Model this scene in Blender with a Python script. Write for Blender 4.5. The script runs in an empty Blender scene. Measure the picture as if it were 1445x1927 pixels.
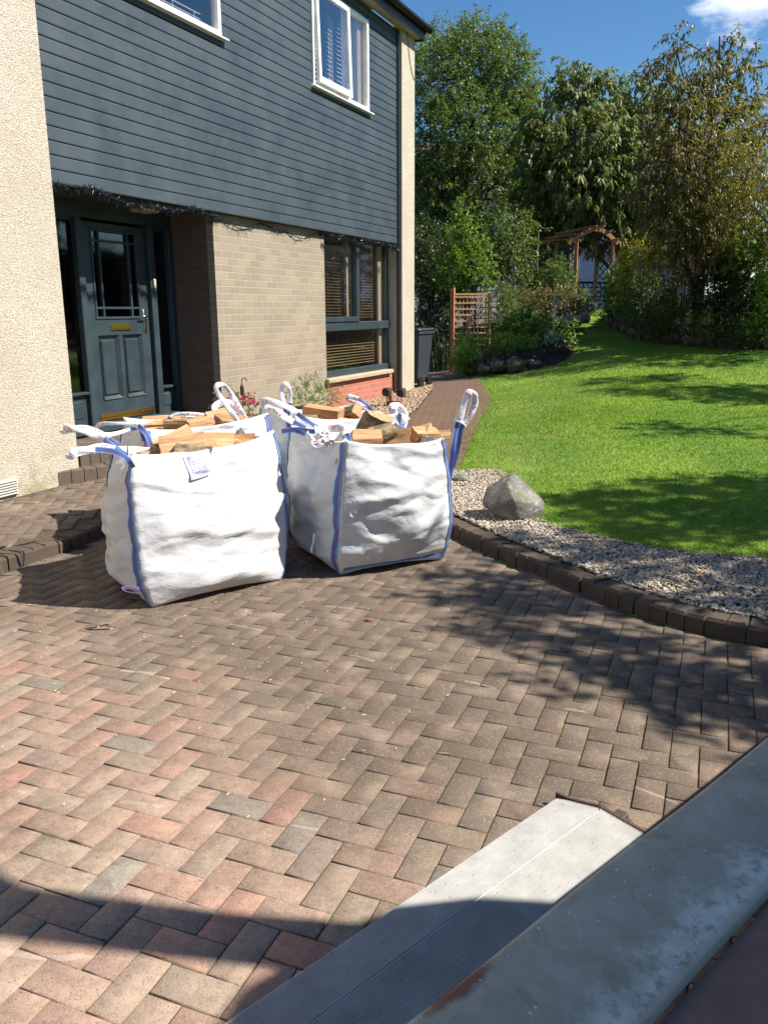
import bpy, math, random
import numpy as np
from mathutils import Vector, Matrix, noise
random.seed(7); rng = np.random.default_rng(7)
D = bpy.data; SC = bpy.context.scene; COL = SC.collection
R = math.radians
# ------------------------------------------------------------------ camera
CX, CY, F = 722.5, 963.5, 1559.0
PITCH, ROLL, YAW, H = R(13.6), R(-0.4), R(24.1), 1.58
fv = np.array([-math.sin(YAW)*math.cos(PITCH), math.cos(YAW)*math.cos(PITCH), -math.sin(PITCH)])
r0 = np.array([math.cos(YAW), math.sin(YAW), 0.0]); u0 = np.cross(r0, fv)
rv = r0*math.cos(ROLL)+u0*math.sin(ROLL); uv = np.cross(rv, fv)
EYE = np.array([0, 0, H])
cam_d = D.cameras.new('camera'); cam = D.objects.new('camera', cam_d); COL.objects.link(cam)
cam.matrix_world = Matrix(((rv[0], uv[0], -fv[0], 0), (rv[1], uv[1], -fv[1], 0), (rv[2], uv[2], -fv[2], H), (0, 0, 0, 1)))
cam_d.sensor_fit = 'VERTICAL'; cam_d.sensor_height = 36; cam_d.lens = F/1927*36
cam_d.clip_start = 0.05; cam_d.clip_end = 500
SC.camera = cam
# ------------------------------------------------------------------ sky, sun, exposure
SUN_EL, SUN_AZ = R(47), R(15)          # azimuth from +X towards +Y
sdir = Vector((math.cos(SUN_EL)*math.cos(SUN_AZ), math.cos(SUN_EL)*math.sin(SUN_AZ), math.sin(SUN_EL)))
W = D.worlds.new('World'); SC.world = W; W.use_nodes = True
wn = W.node_tree; bg = wn.nodes['Background']
sky = wn.nodes.new('ShaderNodeTexSky'); sky.sky_type = 'NISHITA'; sky.sun_disc = False
sky.sun_elevation = SUN_EL; sky.sun_rotation = R(90)-SUN_AZ
sky.air_density = 1.0; sky.dust_density = 0.1; sky.ozone_density = 4.0; sky.altitude = 200
hs = wn.nodes.new('ShaderNodeHueSaturation'); hs.inputs['Saturation'].default_value = 1.2
wn.links.new(sky.outputs[0], hs.inputs['Color'])
tc = wn.nodes.new('ShaderNodeTexCoord'); mp = wn.nodes.new('ShaderNodeMapping'); mp.inputs['Scale'].default_value = (1, 1, 2.6)
nz = wn.nodes.new('ShaderNodeTexNoise'); nz.inputs['Scale'].default_value = 3.1; nz.inputs['Detail'].default_value = 8; nz.inputs['Roughness'].default_value = .6
cr = wn.nodes.new('ShaderNodeValToRGB'); cr.color_ramp.elements[0].position = .56; cr.color_ramp.elements[1].position = .76
mx = wn.nodes.new('ShaderNodeMix'); mx.data_type = 'RGBA'; mx.inputs['B'].default_value = (9, 9.5, 10.5, 1)
wn.links.new(tc.outputs['Generated'], mp.inputs['Vector']); wn.links.new(mp.outputs[0], nz.inputs['Vector'])
cd = ray(1390, -45) if False else (rv*(1390-CX)+uv*(CY+105)+fv*F); cd = cd/np.linalg.norm(cd)
dt = wn.nodes.new('ShaderNodeVectorMath'); dt.operation = 'DISTANCE'; dt.inputs[1].default_value = tuple(cd); wn.links.new(tc.outputs['Generated'], dt.inputs[0])
mr = wn.nodes.new('ShaderNodeMapRange'); mr.inputs['From Min'].default_value = .03; mr.inputs['From Max'].default_value = .13; mr.inputs['To Min'].default_value = 1; mr.inputs['To Max'].default_value = 0; wn.links.new(dt.outputs['Value'], mr.inputs[0])
nm = wn.nodes.new('ShaderNodeMath'); nm.operation = 'MULTIPLY_ADD'; nm.inputs[1].default_value = .55; wn.links.new(mr.outputs[0], nm.inputs[0]); wn.links.new(nz.outputs[0], nm.inputs[2])
nz.inputs['Scale'].default_value = 9
cr.color_ramp.elements[0].position = .78; cr.color_ramp.elements[1].position = 1.0
wn.links.new(nm.outputs[0], cr.inputs[0]); wn.links.new(cr.outputs[0], mx.inputs['Factor'])
wn.links.new(hs.outputs[0], mx.inputs['A']); wn.links.new(mx.outputs['Result'], bg.inputs['Color'])
bg.inputs['Strength'].default_value = 0.074
sl = D.lights.new('sun', 'SUN'); sl.energy = 5.0; sl.angle = R(0.55); sl.color = (1, .945, .86)
so = D.objects.new('sun', sl); COL.objects.link(so); so.rotation_euler = sdir.to_track_quat('Z', 'Y').to_euler()
SC.view_settings.view_transform = 'Standard'; SC.view_settings.look = 'None'; SC.view_settings.gamma = 1
SC.view_settings.exposure = 0.88
SC.render.engine = 'CYCLES'
SC.cycles.max_bounces = 8; SC.cycles.transparent_max_bounces = 12
# ------------------------------------------------------------------ measuring helpers
def ray(px, py): return rv*(px-CX)+uv*(CY-py)+fv*F
def gnd(px, py, z=0.0):
    d = ray(px, py); return EYE+d*((z-H)/d[2])
def P(px, py, fwd):
    d = ray(px, py); return EYE+d*(fwd/(d[0]*-math.sin(YAW)+d[1]*math.cos(YAW)))
def fwd(p): return -p[0]*math.sin(YAW)+p[1]*math.cos(YAW)
# ------------------------------------------------------------------ materials
class NT:
    def __init__(s, name):
        s.m = D.materials.new(name); s.m.use_nodes = True; s.t = s.m.node_tree; s.b = s.t.nodes['Principled BSDF']
    def n(s, typ, **kw):
        nd = s.t.nodes.new('ShaderNode'+typ)
        for k, v in kw.items():
            if k in nd.inputs: nd.inputs[k].default_value = v
            else: setattr(nd, k, v)
        return nd
    def l(s, a, b): s.t.links.new(a, b)
    def pos(s): return s.n('NewGeometry').outputs['Position']
    def obj(s): return s.n('TexCoord').outputs['Object']
    def mapv(s, v, scale=(1, 1, 1), rot=(0, 0, 0)):
        m = s.n('Mapping'); m.inputs['Scale'].default_value = scale; m.inputs['Rotation'].default_value = rot; s.l(v, m.inputs[0]); return m.outputs[0]
    def noise(s, v, scale, detail=4, rough=.55):
        x = s.n('TexNoise'); x.inputs['Scale'].default_value = scale; x.inputs['Detail'].default_value = detail; x.inputs['Roughness'].default_value = rough
        s.l(v, x.inputs['Vector']); return x.outputs['Fac']
    def vor(s, v, scale, feat='F1', out='Distance'):
        x = s.n('TexVoronoi'); x.feature = feat; x.inputs['Scale'].default_value = scale; s.l(v, x.inputs['Vector']); return x.outputs[out]
    def ramp(s, f, stops):
        x = s.n('ValToRGB'); e = x.color_ramp.elements
        while len(e) < len(stops): e.new(.5)
        for el, (p, c) in zip(e, stops): el.position = p; el.color = (*c, 1) if len(c) == 3 else c
        s.l(f, x.inputs[0]); return x.outputs[0]
    def mix(s, f, a, b, mode='MIX'):
        x = s.n('Mix'); x.data_type = 'RGBA'; x.blend_type = mode
        for v, i in ((f, x.inputs[0]), (a, x.inputs[6]), (b, x.inputs[7])):
            if hasattr(v, 'links'): s.l(v, i)
            elif isinstance(v, tuple): i.default_value = (*v, 1)
            else: i.default_value = v
        return x.outputs[2]
    def math(s, op, a, b=0.0, c=0.0):
        x = s.n('Math'); x.operation = op
        for v, i in ((a, x.inputs[0]), (b, x.inputs[1]), (c, x.inputs[2])):
            if hasattr(v, 'links'): s.l(v, i)
            else: i.default_value = v
        return x.outputs[0]
    def sep(s, v):
        x = s.n('SeparateXYZ'); s.l(v, x.inputs[0]); return x.outputs
    def comb(s, a, b, c):
        x = s.n('CombineXYZ')
        for v, i in zip((a, b, c), x.inputs):
            if hasattr(v, 'links'): s.l(v, i)
            else: i.default_value = v
        return x.outputs[0]
    def attr(s, name): return s.n('Attribute', attribute_name=name).outputs['Fac']
    def bump(s, h, strength=.5, dist=.01, prev=None):
        x = s.n('Bump'); x.inputs['Strength'].default_value = strength; x.inputs['Distance'].default_value = dist; s.l(h, x.inputs['Height'])
        if prev is not None: s.l(prev, x.inputs['Normal'])
        s.l(x.outputs[0], s.b.inputs['Normal']); return x.outputs[0]
    def set(s, color=None, rough=None, **kw):
        if color is not None:
            if hasattr(color, 'links'): s.l(color, s.b.inputs['Base Color'])
            else: s.b.inputs['Base Color'].default_value = (*color, 1)
        if rough is not None:
            if hasattr(rough, 'links'): s.l(rough, s.b.inputs['Roughness'])
            else: s.b.inputs['Roughness'].default_value = rough
        for k, v in kw.items(): s.b.inputs[k.replace('_', ' ')].default_value = v
        return s.m
def simple(name, col, rough=.6, var=.15, scale=30, bump=0, **kw):
    t = NT(name); p = t.pos(); f = t.noise(p, scale, 5)
    c = t.ramp(f, [(.3, tuple(x*(1-var) for x in col)), (.7, tuple(min(1, x*(1+var)) for x in col))])
    t.set(c, rough, **kw)
    if bump: t.bump(f, bump, .01)
    return t.m
M = {}
def m_harl():
    t = NT('harling'); p = t.pos(); v = t.vor(p, 95); v2 = t.vor(p, 210); n = t.noise(p, 2.2, 5)
    f = t.noise(p, 120, 3)
    c = t.ramp(f, [(.33, (.27, .23, .17)), (.5, (.52, .46, .36)), (.68, (.75, .70, .60))])
    c = t.mix(t.ramp(n, [(.35, (.0,)*3), (.7, (.35,)*3)]), c, (.40, .32, .21))
    z = t.sep(p)[2]; g = t.math('MULTIPLY', t.ramp(z, [(.15, (1,)*3), (.55, (0,)*3)]), t.ramp(t.noise(p, 6), [(.45, (0,)*3), (.6, (.6,)*3)]))
    c = t.mix(g, c, (.22, .2, .07))
    t.set(c, .95); b = t.bump(v, .7, .009); t.bump(v2, .5, .005, b); return t.m
def m_brick(name, cols, mortar, bw=.235, bh=.078, ms=.011, plane='x', off=0.0, bump=.8):
    t = NT(name); p = t.pos(); s = t.sep(p)
    v = t.comb(s[1] if plane == 'x' else s[0], s[2], 0) if plane != 'z' else t.comb(s[0], s[1], 0)
    v = t.mapv(v, (1, 1, 1), (0, 0, off))
    br = t.n('TexBrick'); br.inputs['Scale'].default_value = 1; br.inputs['Brick Width'].default_value = bw; br.inputs['Row Height'].default_value = bh
    br.inputs['Mortar Size'].default_value = ms/2; br.inputs['Mortar Smooth'].default_value = .25; br.inputs['Color1'].default_value = (*cols[0], 1)
    br.inputs['Color2'].default_value = (*cols[1], 1); br.inputs['Mortar'].default_value = (*mortar, 1); br.inputs['Bias'].default_value = 0
    w = t.noise(p, 8, 3); vv = t.mix(.012, v, t.n('TexNoise').outputs['Color']) 
    t.l(v, br.inputs['Vector'])
    n = t.noise(p, 45, 5); c = t.mix(t.ramp(n, [(.35, (.0,)*3), (.7, (.45,)*3)]), br.outputs['Color'], cols[2])
    n2 = t.noise(p, 1.3, 4); c = t.mix(t.ramp(n2, [(.4, (.0,)*3), (.7, (.35,)*3)]), c, tuple(x*.62 for x in cols[0]))
    t.set(c, .9); h = t.math('SUBTRACT', 1.0, br.outputs['Fac']); h2 = t.math('ADD', h, t.math('MULTIPLY', n, .5))
    t.bump(h2, bump, .008); return t.m
M['harl'] = m_harl()
M['brick'] = m_brick('tan_brick', ((.32, .262, .19), (.24, .197, .143), (.35, .29, .21)), (.45, .38, .285))
M['brick_y'] = m_brick('shaded_return_brick', ((.13, .09, .065), (.10, .07, .055), (.15, .11, .08)), (.16, .13, .10), plane='y')  # darker copy of the tan brick, the recess shade put into its colour
M['brick_red'] = m_brick('painted_red_brick', ((.46, .15, .10), (.38, .12, .08), (.50, .19, .13)), (.50, .30, .23), ms=.014)
def m_paint(name, col, rough=.35, sc=6):
    t = NT(name); p = t.pos(); n = t.noise(p, sc, 6); n2 = t.noise(t.mapv(p, (1, .12, 1)), 60, 3)
    c = t.ramp(n, [(.3, tuple(x*.84 for x in col)), (.72, tuple(x*1.16 for x in col))])
    t.set(c, t.ramp(n, [(.3, (rough,)*3), (.7, (rough+.15,)*3)])); t.bump(n2, .12, .004); return t.m
M['clad'] = m_paint('slate_blue_cladding', (.041, .057, .068), .45, 3)
M['door'] = m_paint('slate_green_paint', (.030, .047, .055), .36)
M['white'] = m_paint('white_window_paint', (.8, .8, .79), .3)
M['black'] = simple('black_plastic', (.012, .012, .013), .35)
M['darkgrey'] = simple('dark_fascia', (.03, .033, .036), .5)
M['soffit'] = simple('pale_soffit', (.42, .38, .30), .7)
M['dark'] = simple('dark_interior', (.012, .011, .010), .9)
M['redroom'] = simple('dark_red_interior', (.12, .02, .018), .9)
M['brass'] = simple('brass', (.62, .40, .10), .28, .12, 40, Metallic=1.0)
M['chrome'] = simple('steel', (.5, .5, .5), .25, Metallic=1.0)
M['blind_wood'] = simple('wood_blind', (.36, .23, .12), .5)
M['blind_white'] = simple('white_blind', (.75, .75, .78), .6)
M['cream'] = simple('cream_plastic', (.6, .52, .33), .4)
M['concrete'] = simple('concrete_sill', (.40, .32, .22), .85, .2, 25, .4)
M['roof'] = simple('brown_roof_tile', (.09, .07, .06), .9, .3, 12, .5)
def m_glass(name, tint=(.02, .022, .022), alpha=.55, rough=.02):
    t = NT(name); nt = t.t; out = nt.nodes['Material Output']
    gl = t.n('BsdfGlossy'); gl.inputs['Color'].default_value = (1, 1, 1, 1); gl.inputs['Roughness'].default_value = rough
    tr = t.n('BsdfTransparent'); tr.inputs['Color'].default_value = (alpha, alpha, alpha, 1)
    lw = t.n('LayerWeight'); lw.inputs['Blend'].default_value = .5; pw = t.math('MULTIPLY_ADD', t.math('POWER', lw.outputs['Facing'], 3.0), .8, .05)
    ms = t.n('MixShader'); t.l(pw, ms.inputs[0]); t.l(tr.outputs[0], ms.inputs[1]); t.l(gl.outputs[0], ms.inputs[2]); t.l(ms.outputs[0], out.inputs[0])
    n = t.noise(t.pos(), 2.5, 2); b = t.n('Bump'); b.inputs['Strength'].default_value = .06; b.inputs['Distance'].default_value = .02; t.l(n, b.inputs['Height'])
    t.l(b.outputs[0], gl.inputs['Normal']); return t.m
M['glass'] = m_glass('window_glass', alpha=.92)
M['glass_dark'] = m_glass('door_glass', alpha=.45, rough=.04)
# ------------------------------------------------------------------ mesh building
class MB:
    def __init__(s): s.v = []; s.f = []; s.mi = []; s.uv = None; s.smooth = False; s.at = None
    def add(s, vs, fs, mi=0):
        o = len(s.v); s.v += [tuple(map(float, v)) for v in vs]; s.f += [tuple(i+o for i in f) for f in fs]; s.mi += [mi]*len(fs); return s
    def box(s, a, b, mi=0, bev=0):
        x0, y0, z0 = (min(a[i], b[i]) for i in range(3)); x1, y1, z1 = (max(a[i], b[i]) for i in range(3))
        if bev:
            e = min(bev, (x1-x0)/2.2, (y1-y0)/2.2, (z1-z0)/2.2); import bmesh
            vs = []
            for x, dx in ((x0, 1), (x1, -1)):
                for y, dy in ((y0, 1), (y1, -1)):
                    for z, dz in ((z0, 1), (z1, -1)):
                        vs += [(x, y+dy*e, z+dz*e), (x+dx*e, y, z+dz*e), (x+dx*e, y+dy*e, z)]
            bm = bmesh.new()
            for v in vs: bm.verts.new(v)
            bmesh.ops.convex_hull(bm, input=bm.verts); bm.verts.index_update()
            s.add([v.co[:] for v in bm.verts], [[v.index for v in f.verts] for f in bm.faces], mi); bm.free(); return s
        vs = [(x, y, z) for x in (x0, x1) for y in (y0, y1) for z in (z0, z1)]
        return s.add(vs, [(0, 1, 3, 2), (4, 6, 7, 5), (0, 4, 5, 1), (2, 3, 7, 6), (0, 2, 6, 4), (1, 5, 7, 3)], mi)
    def bar(s, p, q, w, h=None, mi=0, up=(0, 0, 1)):
        h = h or w; p, q = Vector(p), Vector(q); d = (q-p).normalized(); u = Vector(up)
        if abs(d.dot(u)) > .99: u = Vector((1, 0, 0))
        a = d.cross(u).normalized()*(w/2); b = a.cross(d).normalized()*(h/2)
        vs = [c+x*a+y*b for c in (p, q) for x, y in ((-1, -1), (1, -1), (1, 1), (-1, 1))]
        return s.add(vs, [(3, 2, 1, 0), (4, 5, 6, 7), (0, 1, 5, 4), (1, 2, 6, 5), (2, 3, 7, 6), (3, 0, 4, 7)], mi)
    def tube(s, pts, rad, n=8, mi=0, cap=True, flat=1.0, jit=0, up=None):
        pts = [Vector(p) for p in pts]; m = len(pts)
        if not hasattr(rad, '__len__'): rad = [rad]*m
        vs = []; prev = None
        for i, p in enumerate(pts):
            d = (pts[min(i+1, m-1)]-pts[max(i-1, 0)])
            d = d.normalized() if d.length > 1e-9 else Vector((0, 0, 1))
            if prev is None:
                a = Vector(up) if up else (Vector((0, 0, 1)) if abs(d.z) < .9 else Vector((1, 0, 0)))
            else: a = prev
            a = (a-d*a.dot(d)).normalized(); prev = a; b = d.cross(a)
            for k in range(n):
                t = 2*math.pi*k/n; r_ = rad[i]*(1+(random.uniform(-jit, jit) if jit else 0))
                vs.append(p+a*math.cos(t)*r_+b*math.sin(t)*r_*flat)
        fs = [(i*n+k, i*n+(k+1) % n, (i+1)*n+(k+1) % n, (i+1)*n+k) for i in range(m-1) for k in range(n)]
        if cap: fs += [tuple(range(n))[::-1], tuple((m-1)*n+k for k in range(n))]
        return s.add(vs, fs, mi)
    def lathe(s, c, prof, n=20, mi=0, axis='z'):
        vs = []
        for (r_, z) in prof:
            for k in range(n):
                t = 2*math.pi*k/n; a, b = r_*math.cos(t), r_*math.sin(t)
                vs.append({'z': (c[0]+a, c[1]+b, c[2]+z), 'y': (c[0]+a, c[1]+z, c[2]+b), 'x': (c[0]+z, c[1]+a, c[2]+b)}[axis])
        m = len(prof); fs = [(i*n+k, i*n+(k+1) % n, (i+1)*n+(k+1) % n, (i+1)*n+k) for i in range(m-1) for k in range(n)]
        fs += [tuple(range(n))[::-1], tuple((m-1)*n+k for k in range(n))]; return s.add(vs, fs, mi)
    def prism(s, poly, z0, z1, mi=0):
        n = len(poly); vs = [(x, y, z0) for x, y in poly]+[(x, y, z1) for x, y in poly]
        return s.add(vs, [tuple(range(n))[::-1], tuple(range(n, 2*n))]+[(i, (i+1) % n, n+(i+1) % n, n+i) for i in range(n)], mi)
    def mesh(s, name, mats, base=(0, 0, 0), smooth=False):
        me = D.meshes.new(name); b = np.array(base)
        me.from_pydata((np.array(s.v)-b).tolist() if s.v else [], [], s.f)
        for m in mats: me.materials.append(m)
        if len(mats) > 1: me.polygons.foreach_set('material_index', s.mi)
        if smooth: me.polygons.foreach_set('use_smooth', [True]*len(s.f))
        if s.at is not None:
            a = me.attributes.new('rnd', 'FLOAT', 'FACE'); a.data.foreach_set('value', s.at)
        if s.uv is not None:
            u = me.uv_layers.new(name='UVMap'); arr = np.array(s.uv)
            li = np.zeros(len(me.loops), dtype=np.int32); me.loops.foreach_get('vertex_index', li); u.data.foreach_set('uv', arr[li].ravel())
        me.update(); return me
def npmesh(name, V, Fa, mats, rnd=None, smooth=False, base=(0, 0, 0), mi=None):
    me = D.meshes.new(name); V = np.asarray(V, float)-np.array(base); Fa = np.asarray(Fa, np.int32)
    me.vertices.add(len(V)); me.vertices.foreach_set('co', V.ravel())
    nf, k = Fa.shape; me.loops.add(nf*k); me.loops.foreach_set('vertex_index', Fa.ravel())
    me.polygons.add(nf); me.polygons.foreach_set('loop_start', np.arange(0, nf*k, k, dtype=np.int32))
    me.polygons.foreach_set('loop_total', np.full(nf, k, np.int32))
    for m in mats: me.materials.append(m)
    if mi is not None: me.polygons.foreach_set('material_index', np.asarray(mi, np.int32))
    me.update(calc_edges=True)
    if smooth: me.polygons.foreach_set('use_smooth', np.ones(nf, bool))
    if rnd is not None:
        a = me.attributes.new('rnd', 'FLOAT', 'FACE'); a.data.foreach_set('value', np.asarray(rnd, np.float32))
    me.validate(); return me
def tag(o, label=None, cat=None, group=None, kind=None):
    if label: o['label'] = label
    if cat: o['category'] = cat
    if group: o['group'] = group
    if kind: o['kind'] = kind
    return o
def link(name, me, parent=None, loc=(0, 0, 0)):
    o = D.objects.new(name, me); COL.objects.link(o); o.location = loc
    if parent is not None: o.parent = parent
    return o
class Thing:
    def __init__(s, name, loc, label, cat, group=None):
        s.loc = tuple(map(float, loc)); s.o = D.objects.new(name, None); COL.objects.link(s.o); s.o.location = s.loc; s.o.empty_display_size = .1; tag(s.o, label, cat, group)
    def part(s, name, mb, mat, parent=None, smooth=False, label=None):
        mats = mat if isinstance(mat, (list, tuple)) else [mat]
        me = mb.mesh(name, mats, s.loc, smooth) if isinstance(mb, MB) else mb
        o = link(name, me, parent or s.o)
        if label: o['label'] = label
        return o
def single(name, mb, mat, loc, label, cat, group=None, smooth=False):
    mats = mat if isinstance(mat, (list, tuple)) else [mat]
    o = link(name, mb.mesh(name, mats, loc, smooth), None, loc); return tag(o, label, cat, group)
def struct(name, me, kind='structure', label=None):
    o = link(name, me); o['kind'] = kind
    if label: o['label'] = label
    return o
def smoothpts(pts, k=6):
    pts = [np.array(p, float) for p in pts]; out = []
    for i in range(len(pts)-1):
        p0 = pts[max(i-1, 0)]; p1 = pts[i]; p2 = pts[i+1]; p3 = pts[min(i+2, len(pts)-1)]
        for j in range(k):
            t = j/k; out.append(.5*((2*p1)+(-p0+p2)*t+(2*p0-5*p1+4*p2-p3)*t*t+(-p0+3*p1-3*p2+p3)*t**3))
    out.append(pts[-1]); return out
# ------------------------------------------------------------------ terrain
ctrl = [(-2.0, 7.25, .15), (-1.37, 5.76, .112), (.15, 5.35, .112), (-2.4, 7.0, .14), (1.5, 4.9, .11), (-2.2, 5.8, .10), (-.6, 4.6, .095), (-3.1, 10, .24), (-3.4, 11.1, .26), (-4.1, 13.3, .28), (-5.4, 16.5, .3), (-6, 18, .3),
        (-5.0, 15.3, .33), (-5.4, 8.5, .22), (-5.4, 13.5, .27), (-4.2, 10, .24), (-7.8, 20, .3), (-6.2, 20.5, .4), (-4.0, 6.3, .125), (-8, 26, .9), (-10, 40, 1.6)]
GB = [(1110, 592, 22.5), (1098, 604, 21.5), (1085, 622, 20), (1076, 640, 18.5), (1078, 662, 17.2), (1052, 684, 16.3), (1000, 698, 16), (950, 705, 15.8)]
GW = [(1800, 690, 13), (1560, 664, 14.8), (1445, 656, 15.6), (1360, 655, 16.2), (1280, 650, 17), (1200, 638, 18.3), (1165, 622, 19.5), (1150, 610, 20.5), (1165, 597, 22)]
for q in GB+GW+[(1100, 800, 8.6), (1300, 800, 8.7), (1445, 800, 8.6), (1100, 740, 11.6), (1300, 720, 12.2), (1445, 720, 12), (1200, 690, 14.2)]: ctrl.append(tuple(P(*q)))
for px, f_, z in [(1146, 23, 1.58), (1250, 24, 1.6), (1050, 24, 1.5), (900, 26, 1.3), (1445, 19, 1.0), (1300, 21, 1.2), (1445, 40, 2.0), (900, 45, 1.8), (1600, 15, .8), (1800, 9, .4)]:
    g = P(px, 600, f_); ctrl.append((g[0], g[1], z))
ctrl = np.array(ctrl); cxy = ctrl[:, :2]
def tps(r2): return .5*r2*np.log(r2+1e-9)
K = tps(((cxy[:, None]-cxy[None])**2).sum(-1))+np.eye(len(ctrl))*.35; Pm = np.hstack([np.ones((len(ctrl), 1)), cxy])
A_ = np.zeros((len(ctrl)+3,)*2); A_[:len(ctrl), :len(ctrl)] = K; A_[:len(ctrl), len(ctrl):] = Pm; A_[len(ctrl):, :len(ctrl)] = Pm.T
sol = np.linalg.solve(A_, np.concatenate([ctrl[:, 2], [0, 0, 0]]))
def ter(x, y):
    x = np.atleast_1d(np.asarray(x, float)); y = np.atleast_1d(np.asarray(y, float))
    xc = np.clip(x, -13, 7); yc = np.clip(y, 4.0, 44)
    q = np.stack([xc, yc], -1); u = tps(((q[:, None]-cxy[None])**2).sum(-1))
    return np.clip(u@sol[:-3]+sol[-3]+q@sol[-2:], .088, 2.6)
def t1(x, y): return float(ter(x, y)[0])
def onter(px, fw):                       # terrain point under image column px at forward distance fw
    p = P(px, 600, fw); return np.array([p[0], p[1], t1(p[0], p[1])])
def hit(px, py):                         # terrain point seen at a pixel of the photograph
    z = .3
    for _ in range(25): g = gnd(px, py, min(z, 1.5)); z = .5*z+.5*t1(g[0], g[1])
    return np.array([g[0], g[1], z])
def inside(poly, x, y):
    poly = np.asarray(poly, float); x = np.asarray(x); y = np.asarray(y); c = np.zeros(x.shape, bool); n = len(poly); j = n-1
    for i in range(n):
        xi, yi = poly[i]; xj, yj = poly[j]
        m = ((yi > y) != (yj > y)) & (x < (xj-xi)*(y-yi)/(yj-yi+1e-12)+xi); c ^= m; j = i
    return c
def sheet(name, poly, step, zoff, mat, zf=None, kind='structure', holes=()):
    """terrain-following sheet cut exactly to a polygon"""
    import bmesh
    poly = [tuple(p[:2]) for p in poly]; xs = [p[0] for p in poly]; ys = [p[1] for p in poly]
    bm = bmesh.new(); vs = [bm.verts.new((x, y, 0)) for x, y in poly]
    from mathutils.geometry import tessellate_polygon
    for tr in tessellate_polygon([[Vector((x, y, 0)) for x, y in poly]]): bm.faces.new([vs[i] for i in tr])
    for ax, lo, hi in ((0, min(xs), max(xs)), (1, min(ys), max(ys))):
        k = lo+step
        while k < hi:
            co = (k, 0, 0) if ax == 0 else (0, k, 0); no = (1, 0, 0) if ax == 0 else (0, 1, 0)
            bmesh.ops.bisect_plane(bm, geom=bm.verts[:]+bm.edges[:]+bm.faces[:], plane_co=co, plane_no=no); k += step
    V = np.array([v.co[:] for v in bm.verts]); z = (zf or ter)(V[:, 0], V[:, 1])
    for v, zz in zip(bm.verts, z): v.co.z = zz+zoff
    bmesh.ops.recalc_face_normals(bm, faces=bm.faces)
    if sum(f.normal.z for f in bm.faces) < 0: bmesh.ops.reverse_faces(bm, faces=bm.faces)
    me = D.meshes.new(name); bm.to_mesh(me); bm.free(); me.materials.append(mat)
    me.polygons.foreach_set('use_smooth', [True]*len(me.polygons)); return struct(name, me, kind)
# ------------------------------------------------------------------ ground materials
def m_block(name, dark=0.0):
    t = NT(name); p = t.pos(); s = t.sep(p); a = t.attr('rnd')
    c = t.ramp(a, [(0, (.46, .235, .175)), (.2, (.43, .28, .205)), (.42, (.40, .29, .215)), (.62, (.37, .285, .21)), (.8, (.43, .26, .195)), (.92, (.33, .285, .23)), (1, (.27, .255, .22))])
    n1 = t.noise(p, 1.1, 5); n2 = t.noise(p, 14, 5, .65)
    # weathering: browner and darker away from the wheel-washed front
    w = t.math('ADD', t.math('MULTIPLY', s[1], .36), t.math('MULTIPLY', n1, .9)); w = t.math('ADD', w, t.math('MULTIPLY', s[0], .1)); w = t.ramp(t.math('MULTIPLY', w, .5), [(.43, (0,)*3), (.66, (1,)*3)])
    dk = t.mix(.88, c, (.084, .064, .044)); c = t.mix(w, c, dk)
    c = t.mix(t.ramp(n2, [(.33, (.0,)*3), (.66, (.6,)*3)]), c, (.15, .108, .072)); c = t.mix(t.ramp(t.noise(p, 42, 6, .75), [(.50, (.0,)*3), (.72, (.55,)*3)]), c, (.085, .065, .05)); c = t.mix(t.ramp(t.noise(p, 5.5, 4), [(.5, (0,)*3), (.7, (.35,)*3)]), c, (.42, .31, .22))
    v = t.n('TexVoronoi'); v.inputs['Scale'].default_value = 150; t.l(p, v.inputs['Vector'])
    sp = t.math('MULTIPLY', t.math('LESS_THAN', v.outputs['Distance'], .32), t.math('GREATER_THAN', t.sep(v.outputs['Color'])[0], .72)); c = t.mix(t.math('MULTIPLY', sp, .5), c, (.46, .39, .31))
    v3 = t.n('TexVoronoi'); v3.inputs['Scale'].default_value = 190; t.l(p, v3.inputs['Vector'])
    s3 = t.math('MULTIPLY', t.math('LESS_THAN', v3.outputs['Distance'], .3), t.math('GREATER_THAN', t.sep(v3.outputs['Color'])[1], .8)); c = t.mix(t.math('MULTIPLY', s3, .8), c, (.04, .03, .025))
    st = t.ramp(t.noise(p, 2.1, 6, .7), [(.56, (0,)*3), (.68, (.5,)*3)]); c = t.mix(st, c, (.075, .06, .048))
    # pale curved scrape marks
    wv = t.n('TexWave'); wv.wave_type = 'RINGS'; wv.inputs['Scale'].default_value = .55; wv.inputs['Distortion'].default_value = 9; wv.inputs['Detail'].default_value = 2; wv.inputs['Detail Scale'].default_value = .8
    t.l(p, wv.inputs['Vector'])
    sc_ = t.math('MULTIPLY', t.math('GREATER_THAN', wv.outputs['Fac'], .9985), t.math('GREATER_THAN', t.noise(p, 2.7), .56)); c = t.mix(t.math('MULTIPLY', sc_, .33), c, (.5, .42, .34))
    if dark: c = t.mix(dark, c, (.05, .035, .026))
    t.set(c, .9); b = t.bump(t.noise(p, 260, 3), .7, .003); t.bump(n2, .45, .004, b); return t.m
M['block'] = m_block('block_paving'); M['kerb'] = m_block('kerb_block', .72); M['step'] = m_block('step_block', .3)
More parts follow.
